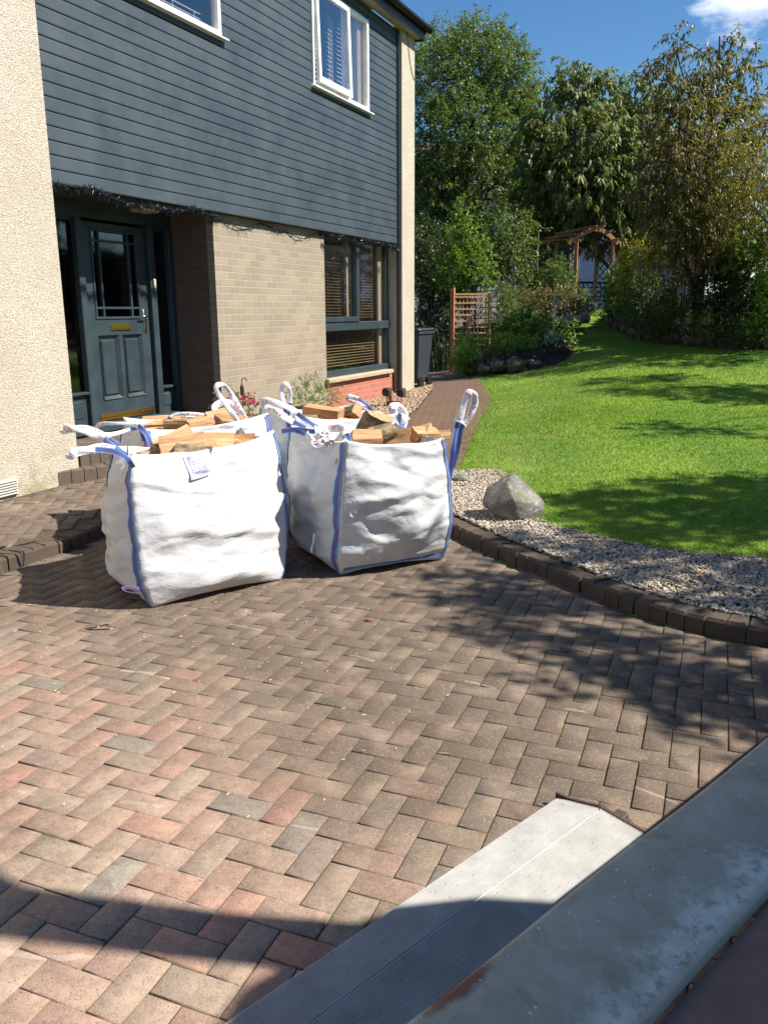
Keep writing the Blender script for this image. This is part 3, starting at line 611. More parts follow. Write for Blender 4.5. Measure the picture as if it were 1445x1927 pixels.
hp('handle', MB().box((xb, 7.445, 1.37), (xb+.008, 7.49, 1.62), bev=.004).tube([(xb+.01, 7.468, 1.55), (xb+.05, 7.468, 1.55), (xb+.055, 7.45, 1.55), (xb+.05, 7.36, 1.548)], .009, 8), M['chrome'], door, smooth=True)
hp('doorbell', MB().box((XD+.045, 7.59, 1.845), (XD+.066, 7.625, 1.945), bev=.005), M['cream'])
hp('porch_lamp', MB().box((-5.72, 7.0, 2.575), (-5.92, 7.26, 2.643), bev=.02), simple('frosted_lamp', (.34, .30, .22), .4))
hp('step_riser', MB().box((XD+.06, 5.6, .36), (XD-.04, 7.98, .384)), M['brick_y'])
# ---- lower window
lx = -5.70
lf = MB(); A, B, Zb, Zt = 10.575, 12.925, .655, ZC
lf.box((lx-.05, A, Zb), (lx+.045, B, Zb+.085), bev=.006).box((lx-.05, A, Zt-.05), (lx+.02, B, Zt)).box((lx-.05, B-.085, Zb+.085), (lx+.02, B, Zt-.05)).box((lx-.05, A, Zb+.085), (lx+.02, A+.05, Zt-.05))
lf.box((lx-.05, A, 1.31), (lx+.055, B-.02, 1.435), bev=.008)
lf.box((lx-.05, 11.70, 1.435), (lx+.02, 11.79, Zt-.05), bev=.005)
lw = hp('window', lf, M['door'], label='large lower window in a slate green frame with wooden blinds')
hp('casement', MB().box((lx-.0, A+.05, 1.438), (lx+.075, 11.73, 1.51), bev=.006).box((lx-.0, 11.65, 1.51), (lx+.07, 11.74, 2.58), bev=.006).box((lx, A+.05, 1.50), (lx+.05, A+.09, 2.58)), M['door'], lw)
hp('pane', MB().box((lx-.01, A+.03, Zb+.08), (lx-.016, B-.07, 1.32)).box((lx-.012, 11.78, 1.43), (lx-.018, B-.07, 2.62)).box((lx+.02, A+.06, 1.50), (lx+.014, 11.66, 2.6)), M['glass'], lw)
for q_ in (((lx-.06, 12.72, .74), (lx-.10, 12.84, 1.31)), ((lx-.06, 12.70, 1.43), (lx-.10, 12.84, 2.6)), ((lx-.06, 11.56, 1.43), (lx-.10, 11.65, 2.6))): hp('inner_frame', MB().box(*q_), D.materials.get('beige_inner_frame') or simple('beige_inner_frame', (.5, .42, .28), .6), lw)
def blind(y0, y1, z0, z1, x, mat, parent, step=.047, tilt=.35, w=.04):
    mb = MB(); z = z1
    while z > z0:
        mb.add([(x, y0, z), (x, y1, z), (x-w, y1, z+w*tilt), (x-w, y0, z+w*tilt), (x, y0, z-.003), (x, y1, z-.003), (x-w, y1, z+w*tilt-.003), (x-w, y0, z+w*tilt-.003)], [(0, 1, 2, 3), (4, 7, 6, 5), (0, 4, 5, 1), (1, 5, 6, 2), (3, 2, 6, 7)]); z -= step
    for y in (y0+.12, (y0+y1)/2, y1-.12): mb.bar((x+.003, y, z0), (x+.003, y, z1), .004)
    hp('blind', mb, mat, parent)
blind(A+.06, 11.50, 1.46, 2.45, lx-.12, M['blind_wood'], lw, .043, .12, .03); blind(11.80, 12.66, 1.46, 2.40, lx-.12, M['blind_wood'], lw, .043, .12, .03); blind(A+.06, 12.70, .75, 1.26, lx-.12, M['blind_wood'], lw, .043, .2, .035)
# ---- upper windows
def upper(a, b, lo, hi, split, label, opened):
    x = XC; f = MB()
    f.box((x-.05, a, lo), (x+.035, b, lo+.055), bev=.005).box((x-.05, a, hi-.05), (x+.035, b, hi), bev=.005).box((x-.05, a, lo+.055), (x+.035, a+.045, hi-.05), bev=.005).box((x-.05, b-.055, lo+.055), (x+.035, b, hi-.05), bev=.005)
    f.box((x-.05, split-.03, lo+.055), (x+.03, split+.03, hi-.05), bev=.004)
    o = hp('window', f, M['white'], label=label)
    hp('sill', MB().box((x-.02, a-.03, lo-.022), (x+.075, b+.08, lo), bev=.005), M['white'], o)
    # opening sash hung from its top
    s = MB(); h = hi-lo-.09; ang = R(1.6) if opened else 0; w0, w1_ = a+.05, split+.02
    def rect(y0, y1, z0, z1, t0=0.0, t1=.045):      # z measured downwards from the hinge
        vs = []
        for xx in (t0, t1):
            for yy in (y0, y1):
                for zz in (z0, z1): vs.append((x+.02+xx*math.cos(ang)+zz*math.sin(ang), yy, hi-.045-zz*math.cos(ang)+xx*math.sin(ang)))
        return vs
    q = [(0, 1, 3, 2), (4, 6, 7, 5), (0, 4, 5, 1), (2, 3, 7, 6), (0, 2, 6, 4), (1, 5, 7, 3)]
    for y0_, y1_, z0_, z1_ in ((w0, w1_, 0, .055), (w0, w1_, h-.075, h), (w0, w0+.06, .055, h-.075), (w1_-.07, w1_, .055, h-.075)): s.add(rect(y0_, y1_, z0_, z1_), q)
    hp('sash', s, M['white'], o)
    hp('pane', MB().add(rect(w0+.05, w1_-.06, .05, h-.07, .02, .024), q), M['glass'], o)
    hp('pane', MB().box((x-.01, split+.03, lo+.05), (x-.016, b-.05, hi-.045)), M['glass'], o)
    return o
u1 = upper(6.03, 8.165, 4.405, 5.615, 7.02, 'white framed upper window cut by the top edge, nearest the left wall', False)
u2 = upper(10.18, 11.855, 4.39, 5.595, 11.16, 'white framed upper window with its sash tilted open above the lower window', True)
blind(10.24, 10.72, 4.47, 5.42, XC-.14, M['blind_white'], u2, .055, .7, .05); blind(10.92, 11.06, 4.47, 5.42, XC-.14, M['blind_white'], u2, .055, .7, .05); blind(11.2, 11.55, 4.47, 5.4, XC-.14, M['blind_white'], u2, .055, .7, .05)
blind(7.1, 8.05, 4.5, 4.62, XC-.14, M['blind_white'], u1, .05, .3, .04)
hp('inner_frame', MB().box((XC-.06, 11.66, 4.44), (XC-.2, 11.79, 5.55)), simple('oak_inner_frame', (.42, .30, .17), .6), u2)
# ---- garland hung along the foot of the cladding
gmat = simple('dark_tinsel', (.018, .026, .028), .32, .4, 80)
gl = MB(); gp = []
y = Y0+.05; ph = 0
while y < Y1-.1:
    sag = .05*abs(math.sin(y*2.1))+.015*math.sin(y*9); lift = .05*math.exp(-((y-5.7)/.3)**2)
    gp.append(((XC+.055 if y < 7.9 or y > 10.5 else XB+.02)+.012*math.sin(y*13), y, ZC-.025-sag+lift+(.0 if y < 7.9 or y > 10.5 else -.05*math.sin((y-7.9)/2.6*math.pi*2)**2))); y += .045
gl.tube(gp, .0045, 5)
V_ = []; F_ = []
for i, p in enumerate(gp):
    yy = p[1]; dens = 34 if (yy < 8.0 or yy > 10.4) else 5
    for _ in range(dens):
        l = random.uniform(.03, .085); a = random.uniform(0, 6.28); el = random.uniform(-1.2, .9)
        d = Vector((math.cos(a)*math.cos(el), math.sin(a)*math.cos(el), math.sin(el)-.2)); s0 = Vector(p)+Vector((random.uniform(-.02, .02), random.uniform(-.03, .03), random.uniform(-.02, .02)))
        sd = d.cross(Vector((random.random(), random.random(), random.random()))).normalized()*.0035
        k = len(V_); V_ += [s0-sd, s0+sd, s0+d*l]; F_.append((k, k+1, k+2))
gl.add(V_, F_)
single('garland', gl, gmat, (XC+.05, 9.2, ZC), 'dark tinsel garland hanging along the bottom edge of the blue cladding', 'garland')
# ------------------------------------------------------------------ plants
def m_leaf(name, stops, trans=.3, rough=.42, spec=.5):
    t = NT(name); c = t.ramp(t.attr('rnd'), stops); t.set(c, rough); t.b.inputs['Specular IOR Level'].default_value = spec
    tl = t.n('BsdfTranslucent'); c2 = t.mix(.5, c, (.25, .35, .03)); t.l(c2, tl.inputs[0]); ms = t.n('MixShader'); ms.inputs[0].default_value = trans
    t.l(t.b.outputs[0], ms.inputs[1]); t.l(tl.outputs[0], ms.inputs[2]); t.l(ms.outputs[0], t.t.nodes['Material Output'].inputs[0]); return t.m
L = {}
L['birch'] = m_leaf('birch_leaf', [(0, (.04, .08, .018)), (.5, (.10, .16, .035)), (1, (.21, .27, .07))], .38)
L['cherry'] = m_leaf('cherry_leaf', [(0, (.045, .085, .02)), (.5, (.14, .18, .05)), (.85, (.25, .25, .075)), (1, (.34, .22, .07))], .42, .45)
L['redcherry'] = m_leaf('bronze_cherry_leaf', [(0, (.05, .07, .022)), (.4, (.12, .11, .038)), (.75, (.23, .125, .045)), (1, (.34, .17, .065))], .38, .45)
L['orange'] = m_leaf('autumn_leaf', [(0, (.08, .12, .025)), (.4, (.20, .17, .035)), (.8, (.38, .19, .035)), (1, (.46, .28, .06))], .35)
L['lime'] = m_leaf('lime_leaf', [(0, (.06, .14, .01)), (.5, (.14, .27, .02)), (1, (.25, .38, .03))], .42)
L['dark'] = m_leaf('dark_leaf', [(0, (.012, .028, .010)), (.6, (.03, .055, .016)), (1, (.07, .10, .025))], .18)
L['mid'] = m_leaf('mid_leaf', [(0, (.045, .085, .018)), (.6, (.10, .16, .03)), (1, (.19, .23, .06))], .35)
L['yellow'] = m_leaf('yellow_leaf', [(0, (.22, .2, .02)), (.5, (.45, .40, .03)), (1, (.6, .55, .08))], .4)
L['bronze'] = m_leaf('bronze_leaf', [(0, (.05, .03, .02)), (.5, (.12, .06, .04)), (1, (.2, .12, .07))], .25)
L['pale'] = m_leaf('pale_leaf', [(0, (.16, .22, .12)), (.5, (.34, .42, .24)), (1, (.6, .66, .45))], .35)
L['bright'] = m_leaf('bright_leaf', [(0, (.06, .14, .018)), (.5, (.14, .27, .035)), (1, (.25, .40, .07))], .4)
L['fern'] = m_leaf('fern_leaf', [(0, (.12, .25, .025)), (.5, (.27, .46, .055)), (1, (.42, .6, .11))], .4)
L['dry'] = m_leaf('dry_twig_leaf', [(0, (.12, .08, .04)), (.5, (.22, .15, .07)), (1, (.12, .14, .04))], .3)
L['pink'] = m_leaf('pink_petal', [(0, (.45, .02, .08)), (.5, (.65, .06, .16)), (1, (.75, .2, .3))], .3)
L['lilac'] = m_leaf('lilac_petal', [(0, (.3, .22, .6)), (1, (.5, .42, .75))], .3)
L['white'] = m_leaf('white_petal', [(0, (.6, .6, .5)), (1, (.8, .8, .7))], .3)
M['bark'] = simple('bark', (.075, .055, .04), .9, .4, 25, .8); M['stem'] = simple('thin_stem', (.10, .08, .04), .9, .3, 25)
def leaf_mesh(name, pts, mat, size, ratio=.45, droop=.3, dirs=None, spread=1.0, base=(0, 0, 0), curve=.25, rbias=None):
    """kite-shaped folded leaves, one per point"""
    pts = np.asarray(pts, float); n = len(pts); d = rng.normal(0, 1, (n, 3))*spread
    if dirs is not None: d += dirs
    d[:, 2] -= droop*1.6; d /= np.linalg.norm(d, axis=1)[:, None]+1e-9
    up = rng.normal(0, .5, (n, 3)); up[:, 2] += .9; s = np.cross(d, up); s /= np.linalg.norm(s, axis=1)[:, None]+1e-9; nn = np.cross(s, d)
    l = (size*rng.uniform(.6, 1.25, n))[:, None]; w = l*ratio*.5
    tip = pts+d*l-np.array([0, 0, 1])*l*curve; mid = pts+d*l*.45
    V = np.stack([pts, mid+s*w+nn*w*.35, tip, mid-s*w+nn*w*.35], 1); k = (np.arange(n)*4)[:, None]
    Fc = np.concatenate([k+np.array([[0, 1, 2]]), k+np.array([[0, 2, 3]])], 1).reshape(-1, 3)
    r_ = rng.random(n) if rbias is None else np.clip(rng.normal(.5, .22, n)+rbias, 0, 1)
    return npmesh(name, V.reshape(-1, 3), Fc, [mat], np.repeat(r_, 2), base=base)
DENS = 3.4
def clumps(cents, n_twigs, twig_len, per, upb=.15, taper=True):
    """leaf points along short twigs that radiate through ellipsoidal clumps; returns points, outward dirs, twig segments"""
    pts, dr, tw, cid = [], [], [], []
    for ci, (c, r_) in enumerate(cents):
        c = np.array(c, float); r_ = np.array(r_ if hasattr(r_, '__len__') else (r_, r_, r_), float); m = max(4, int(DENS*n_twigs*(r_.prod()**(1/3))**2))
        for _ in range(m):
            u = rng.normal(0, 1, 3); u /= np.linalg.norm(u); rr = rng.uniform(.25, 1.0)**.6; s0 = c+u*r_*rr*.82
            d_ = u*.8+rng.normal(0, .45, 3); d_[2] += upb; d_ /= np.linalg.norm(d_); l = twig_len*rng.uniform(.5, 1.3)
            k = max(2, int(per*rng.uniform(.6, 1.3))); tt = rng.uniform(0, 1, k)**.8
            p = s0+np.outer(tt*l, d_)+rng.normal(0, twig_len*.07, (k, 3)); p[:, 2] -= tt**2*l*.15
            pts.append(p); dr.append(np.repeat(d_[None]*.9, k, 0)); tw.append((s0, s0+d_*l*.95)); cid += [rng.normal(0, .12)]*k
    return np.concatenate(pts), np.concatenate(dr), tw, np.array(cid)
def twig_mb(tw, frac, r_, mb=None):
    mb = mb or MB()
    for a, b in tw:
        if random.random() < frac/3: mb.tube([a, b], [r_, r_*.35], 3, cap=False)
    return mb
def tree(name, base, height, cents, leaf, size, label, cat='tree', group=None, tr=.12, twigs=26, tl=.5, per=12, ratio=.45, droop=.3, curve=.25, spread=1.0, upb=.15, bark='bark', stems=1, lean=(0, 0), fr=.35, limb=.3):
    base = np.array(base, float); t = Thing(name, base, label, cat, group)
    top = base+np.array([lean[0], lean[1], height]); mb = MB(); allc = [np.array(c[0], float) for c in cents]; axes = []
    for s_ in range(stems):
        off = rng.normal(0, tr*1.2, 3)*(stems > 1); off[2] = 0; tp = top+(rng.normal(0, height*.12, 3)*(stems > 1))
        ax = [base+off+(tp-base-off)*k+np.append(rng.normal(0, tr*.35, 2)*min(k*3, 1), 0) for k in np.linspace(0, 1, 9)]; ax[0][2] -= .15; axes.append(ax)
        mb.tube(ax, [tr*(1.25 if k == 0 else 1-.85*k/8) for k in range(9)], 9, cap=False)
    for c in allc:
        ax = axes[random.randrange(len(axes))]; k = [i for i in range(1, 9) if ax[i][2] < c[2]-.1*height] or [1]; i = max(1, k[-1]-random.choice([0, 1, 1])); s0 = ax[i]
        d_ = c-s0; m1 = s0+d_*.35+np.array([0, 0, np.linalg.norm(d_)*.1]); m2 = s0+d_*.7+rng.normal(0, .05*np.linalg.norm(d_), 3); r0_ = tr*(1-.85*i/8)*.55
        mb.tube(smoothpts([s0, m1, m2, c], 3), list(np.linspace(r0_, r0_*.25+.003, 10)), 6, cap=False)
    pts, dr, tw, cid = clumps(cents, twigs, tl, per, upb)
    mid = [(allc[int(rng.integers(len(allc)))], a) for a, b in tw if random.random() < .10]
    cc = np.array(allc)
    for a, b in tw:
        if random.random() < limb/2.5:
            j = np.argmin(((cc-a)**2).sum(1)); mb.tube([cc[j], (cc[j]+a)/2+rng.normal(0, .05, 3), a], [tr*.10+.004, tr*.07+.003, .003], 4, cap=False)
    if fr: twig_mb(tw, fr, .006, mb)
    t.part('trunk', mb, M[bark], smooth=True)
    me = leaf_mesh('crown', pts, L[leaf] if isinstance(leaf, str) else leaf, size, ratio, droop, dr, spread, t.loc, curve, cid)
    t.part('crown', me, None)
    return t
def ell(lst, fw_default=None):
    """(px, py, forward m, radius m or tuple) -> world ellipsoid"""
    return [(P(a, b, c), r_) for a, b, c, r_ in lst]
def bush(name, cents, leaf, size, label, cat='shrub', group=None, twigs=40, tl=.25, per=10, ratio=.5, droop=.0, base=None, stems=5, spread=1.0, upb=.3, curve=.15, st='stem', fr=.4):
    c0 = np.mean([c[0] for c in cents], 0); b = np.array(base) if base is not None else np.array([c0[0], c0[1], t1(c0[0], c0[1])])
    t = Thing(name, b, label, cat, group); mb = MB()
    for c, r_ in cents:
        for _ in range(stems):
            e = np.array(c)+rng.normal(0, .25, 3)*(r_ if not hasattr(r_, '__len__') else np.array(r_)); g_ = b+(np.array([e[0], e[1], b[2]])-b)*.5
            mb.tube(smoothpts([g_-np.array([0, 0, .05]), (g_+e)/2+rng.normal(0, .04, 3), e], 3), list(np.linspace(.014, .004, 7)), 4, cap=False)
    pts, dr, tw, cid = clumps(cents, twigs*2.2, tl, per, upb); size *= 1.2; zz = ter(pts[:, 0], pts[:, 1]); k = pts[:, 2] > zz+.01; pts, dr, cid = pts[k], dr[k], cid[k]
    twig_mb(tw, fr, .004, mb)
    t.part('stem', mb, M[st]); t.part('foliage', leaf_mesh('foliage', pts, L[leaf] if isinstance(leaf, str) else leaf, size, ratio, droop, dr, spread, t.loc, curve, cid), None)
    return t
# --- big trees
tree('birch_tree', onter(880, 28), 9.5, ell([(830, 150, 27.60, 1.36), (900, 110, 28.08, 1.41), (955, 150, 27.60, 1.07), (810, 260, 27.60, 1.47), (880, 250, 26.88, 1.58), (960, 250, 27.60, 1.3), (1000, 280, 28.32, 0.847), (990, 200, 27.84, 0.621), (830, 370, 27.12, 1.36),
    (920, 350, 26.88, 1.58), (985, 360, 27.60, 1.02), (1010, 420, 28.08, 0.678), (860, 450, 27.60, 1.13), (940, 450, 27.60, 1.13), (795, 450, 27.00, 1.02), (800, 100, 28.80, 0.904), (870, 75, 28.32, 0.621), (925, 78, 28.32, 0.565), (970, 105, 28.08, 0.508), (795, 340, 27.60, 1.02), (960, 175, 28.20, 0.791)]),
    'birch', .072, 'tall small-leaved green tree rising right behind the far corner of the house', tr=.16, twigs=60, tl=.5, per=26, droop=.35, ratio=.7, curve=.15, fr=.25, limb=.08)
tree('cherry_tree', onter(1170, 26), 5.2, ell([(1045, 215, 23.82, 0.712), (1085, 175, 23.82, 0.593), (1130, 190, 23.96, 0.712), (1075, 260, 23.18, 1.01), (1140, 260, 22.93, 0.949), (1200, 240, 23.44, 0.712), (1040, 310, 23.96, 0.831), (1110, 340, 22.67, 1.12), (1180, 330, 22.93, 1.12), (1230, 310, 23.44, 0.831),
    (1060, 380, 23.96, 0.889), (1150, 400, 23.18, 1.07), (1220, 390, 23.44, 1.01), (1015, 270, 23.6, .8), (1018, 340, 23.6, .8), (1008, 400, 23.8, .7), (1250, 290, 23, .75), (1255, 360, 23, .8), (1215, 180, 23.4, .45), (1100, 440, 23.6, .5), (1040, 420, 24.47, 0.533), (1085, 120, 23.82, 0.19), (1080, 145, 23.82, 0.332), (1118, 150, 23.96, 0.261), (1160, 215, 23.56, 0.533), (1200, 445, 23.82, 0.593), (1260, 420, 23.96, 0.712)]),
    'cherry', .165, 'cherry tree with long drooping green leaves standing over the timber garden arch', tr=.13, twigs=40, tl=.42, per=17, ratio=.36, droop=.75, curve=.3, spread=.65, fr=.5, limb=.15)
tree('bronze_cherry_tree', onter(1312, 16.9), 5.6, ell([(1270, 90, 16.4, .22), (1285, 130, 16.4, .3), (1235, 145, 16.4, .28), (1265, 185, 16.3, .45), (1300, 180, 16.4, .4), (1330, 145, 16.6, .3), (1350, 100, 16.8, .26), (1375, 90, 16.9, .2), (1395, 130, 16.9, .26), (1350, 180, 16.7, .4), (1400, 190, 16.8, .3), (1415, 115, 17, .12),
    (1275, 240, 16, .6), (1340, 240, 16.2, .6), (1390, 240, 16.6, .5), (1255, 310, 15.8, .6), (1310, 310, 15.8, .75), (1370, 320, 16.2, .6), (1240, 380, 16, .55), (1300, 390, 16, .75), (1360, 400, 16, .65), (1430, 220, 16.8, .4), (1265, 60, 16.4, .12), (1330, 450, 16.2, .5), (1270, 455, 16.4, .45), (1250, 250, 16.2, .35)]),
    'redcherry', .10, 'taller cherry tree with bronze tipped leaves reaching highest on the right', tr=.10, twigs=62, tl=.36, per=17, ratio=.38, droop=.7, curve=.28, spread=.7, fr=.5, limb=.15)
tree('green_garden_tree', onter(1380, 19), 4.2, ell([(1290, 330, 18.4, .6), (1340, 300, 18.6, .7), (1390, 320, 18.6, .7), (1430, 380, 18.4, .7), (1300, 400, 18.2, .7), (1360, 390, 18.2, .8), (1275, 440, 18.2, .5), (1400, 450, 18.2, .6), (1340, 450, 18, .6), (1440, 290, 18.8, .5)]),
    'cherry', .10, 'dense green tree filling the gap behind the bronze tipped cherry', tr=.09, twigs=46, tl=.35, per=15, ratio=.42, droop=.4, fr=.3, limb=.1)
tree('autumn_tree', onter(1445, 15.4), 3.7, ell([(1415, 270, 14.6, .5), (1370, 300, 14.8, .35), (1400, 340, 14.4, .5), (1450, 330, 14.6, .6), (1365, 350, 14.8, .3), (1420, 400, 14.6, .55), (1380, 410, 14.8, .35), (1460, 450, 14.8, .6), (1450, 220, 15, .35), (1500, 350, 15, .8)]),
    'orange', .055, 'orange tinted small tree at the right edge of the garden', tr=.07, twigs=70, tl=.3, per=17, ratio=.4, droop=.2, fr=.4, limb=.1)
tree('young_ginkgo_tree', onter(880, 20), 3.4, ell([(868, 365, 20, .12), (872, 395, 20, .22), (862, 420, 20, .28), (885, 430, 19.8, .25), (868, 455, 19.8, .35), (895, 460, 19.8, .28), (850, 485, 20, .3), (882, 495, 19.6, .42), (862, 515, 19.8, .4), (915, 480, 19.8, .22), (850, 350, 20, .08), (905, 520, 19.8, .35), (840, 525, 20, .25)]),
    'lime', .055, 'slim bright lime green young tree in front of the big dark tree', tr=.035, twigs=150, tl=.22, per=13, ratio=.8, droop=.0, fr=.3)
tree('holly_tree', onter(955, 21), 3.2, ell([(940, 430, 21, .5), (965, 460, 21, .55), (930, 480, 20.8, .5), (985, 430, 21.4, .4), (955, 510, 20.8, .45), (985, 490, 21, .3)]),
    'mid', .07, 'mid green layered tree right of the lime green one', tr=.05, twigs=80, tl=.3, per=15, ratio=.6)
# --- shrubs
G1 = 'shrubs in the border behind the stone wall'
bush('dark_shrub', ell([(805, 470, 22, .8), (830, 520, 21.4, .7), (795, 560, 21.2, .6), (835, 590, 21, .5), (800, 630, 20.8, .5), (840, 545, 22, .7), (820, 640, 20.8, .4)]), 'dark', .07, 'dark green bush behind the iron gate', twigs=70, tl=.35, per=15)
bush('golden_shrub', ell([(1200, 480, 19.5, .32), (1180, 500, 19.4, .25), (1225, 460, 19.8, .25), (1185, 540, 19, .22), (1215, 510, 19, .25), (1240, 490, 19, .25), (1178, 470, 19.6, .15)]), 'yellow', .055, 'golden yellow shrub to the right of the timber arch', group=G1, twigs=130, per=12)
bush('bronze_shrub', ell([(1250, 510, 17.8, .4), (1290, 490, 17.6, .45), (1270, 450, 17.9, .3), (1310, 520, 17.4, .4), (1330, 470, 17.7, .3), (1290, 545, 17.2, .35)]), 'bronze', .045, 'fine twiggy bronze brown shrub in the middle of the border', group=G1, twigs=130, per=13, ratio=.35)
bush('green_border_shrub', ell([(1220, 560, 17.6, .42), (1255, 575, 17.2, .42), (1200, 590, 18, .3), (1240, 600, 17.2, .3), (1290, 590, 16.8, .35), (1185, 570, 18.6, .25)]), 'mid', .05, 'spreading green shrub over the left end of the stone wall', group=G1, twigs=120, per=13)
bush('dark_border_shrub', ell([(1340, 545, 16.4, .45), (1380, 520, 16.4, .5), (1370, 580, 16, .4), (1330, 590, 16.2, .3), (1410, 560, 16, .45), (1440, 500, 16.2, .5), (1460, 570, 15.8, .5), (1350, 500, 16.8, .35)]), 'dark', .05, 'dark green shrub filling the border towards the right edge', group=G1, twigs=120, per=14)
bush('broad_leaved_shrub', ell([(1385, 480, 16, .22), (1405, 470, 16, .18), (1370, 470, 16.2, .18), (1440, 470, 15.6, .18), (1445, 530, 15.4, .22), (1435, 590, 15.2, .2)]), 'bright', .12, 'broad leaved bright green shrub near the right edge', group=G1, twigs=110, per=7, ratio=.6)
bush('hydrangea_shrub', ell([(1165, 520, 20.2, .25), (1170, 550, 19.8, .28), (1160, 575, 20, .22), (1180, 585, 19.4, .25)]), 'bright', .08, 'green shrub with pale round flower heads against the right post of the arch', group=G1, twigs=130, per=9, ratio=.65)
for px, py, f_ in ((1157, 548, 19.8), (1178, 560, 19.2), (1196, 474, 19.2), (1158, 500, 20), (1140, 545, 20.2)):
    c = P(px, py, f_); q = leaf_mesh('flower_head', c+rng.normal(0, .045, (90, 3)), L['pale'], .045, .9, 0, base=c)
    o = tag(link('flower_head', q, None, tuple(c)), None); o.parent = D.objects['hydrangea_shrub']; o.location = Vector(c)-D.objects['hydrangea_shrub'].location
bush('ground_cover_shrub', ell([(1330, 612, 15.8, .2), (1380, 618, 15.6, .2), (1430, 620, 15.2, .22), (1360, 600, 16.4, .25), (1300, 612, 16.4, .2)]), 'bright', .04, 'low light green plants along the top of the stone wall', 'plant', G1, twigs=150, per=9)
bush('wall_foot_plant', ell([(1395, 645, 15.4, .14), (1350, 648, 15.8, .1)]), 'mid', .035, 'small plant growing at the foot of the stone wall', 'plant', twigs=200, per=9)
G2 = 'plants in the raised bed by the path'
bush('bed_rose_shrub', ell([(950, 560, 18.8, .28), (945, 600, 18.4, .26), (955, 630, 17.8, .26), (965, 590, 18, .28), (930, 610, 18.2, .14), (932, 640, 17.8, .16)]), 'mid', .045, 'loose twiggy green shrub leaning on the timber trellis', group=G2, twigs=140, per=11, upb=.5)
bush('climbing_shrub', ell([(1015, 530, 21, .3), (1040, 515, 21, .3), (1060, 530, 20.8, .3), (985, 545, 20.8, .3), (1000, 520, 21.2, .22), (1050, 500, 21.4, .2)]), 'mid', .05, 'rounded mound of climber over the lattice fence', group=G2, twigs=120, per=13)
bush('mixed_shrub', ell([(985, 575, 19.5, .32), (1015, 570, 19.6, .3), (1045, 565, 19.8, .28), (1075, 560, 20.2, .25), (1095, 570, 20.4, .2), (1085, 585, 20, .18), (960, 565, 19.6, .25)]), 'dry', .05, 'brownish green shrub above the rounded stones', group=G2, twigs=130, per=13)
bush('conifer_shrub', ell([(1088, 575, 20.6, .2), (1100, 562, 20.8, .15), (1065, 548, 20.8, .2)]), 'bright', .05, 'feathery light green shrub at the right end of the raised bed', group=G2, twigs=170, per=12, ratio=.25)
bush('leafy_perennial', ell([(975, 615, 17.6, .22), (1000, 605, 17.6, .2), (1010, 625, 17.2, .16), (985, 632, 17.2, .18)]), 'bright', .14, 'broad grey green leafy perennial beside the garden fork', 'plant', G2, twigs=90, per=7, ratio=.32, curve=.5, upb=.6)
bush('hosta_plant', ell([(1022, 618, 17.2, .14), (1055, 620, 17.6, .14), (1070, 625, 17.8, .12), (1060, 630, 17.6, .1)]), 'bright', .09, 'clump of rounded bright leaves behind the fork', 'plant', G2, twigs=150, per=7, ratio=.6)
bush('cream_perennial', ell([(1022, 640, 17, .08), (1034, 635, 17, .07)]), 'pale', .08, 'small pale cream leaved plant left of the fork', 'plant', G2, twigs=260, per=7, ratio=.6)
bush('blue_edging_plant', ell([(1072, 640, 18, .07)]), 'lilac', .03, 'tiny blue flowered plant at the lawn edge by the round stones', 'plant', G2, twigs=300, per=9)
bush('fern_cover', ell([(868, 672, 16.6, .2), (885, 668, 16.5, .18), (872, 690, 16.6, .12), (875, 662, 17, .2), (895, 650, 17, .22), (925, 648, 17, .2), (955, 648, 16.8, .2), (985, 648, 16.8, .18), (865, 680, 16.8, .18), (880, 685, 16.5, .15), (870, 640, 17.4, .15), (1000, 645, 16.8, .12)]), 'fern', .035, 'low bright green ferny plants spilling over the front of the bed', 'plant', G2, twigs=420, tl=.14, per=12, ratio=.5)
bush('dark_ground_cover', ell([(925, 675, 16.3, .2), (960, 678, 16.3, .18), (900, 685, 16.3, .14), (1030, 668, 16.6, .14), (995, 678, 16.3, .16), (1060, 662, 17, .12), (945, 690, 16, .1), (980, 692, 16, .09), (915, 692, 16, .09)]), 'bronze', .028, 'dark purplish ground cover hanging over the bed stones', 'plant', G2, twigs=330, tl=.1, per=11, ratio=.6)
# arching strap leaves by the gate
sp = MB(); c0 = onter(822, 20.2)
for _ in range(150):
    a = random.uniform(0, 6.28); l = random.uniform(.5, 1.1); b0 = c0+np.array([rng.normal(0, .2), rng.normal(0, .2), 0]); h = random.uniform(.5, 1.1); dx = np.array([math.cos(a), math.sin(a), 0])
    sd = np.array([-dx[1], dx[0], 0])*.011; prev = None
    for k in range(6):
        u = k/5; p = b0+dx*l*u**1.3*.7+np.array([0, 0, h*math.sin(u*2.3)]); w = sd*(1-u*.85)
        i = len(sp.v); sp.v += [tuple(p-w), tuple(p+w)]
        if prev is not None: sp.f.append((prev, prev+1, i+1, i)); sp.mi.append(0)
        prev = i
single('strap_leaf_plant', sp, simple('strap_leaf', (.05, .10, .03), .45, .4, 8), c0, 'clump of long arching green leaves behind the bin', 'plant')
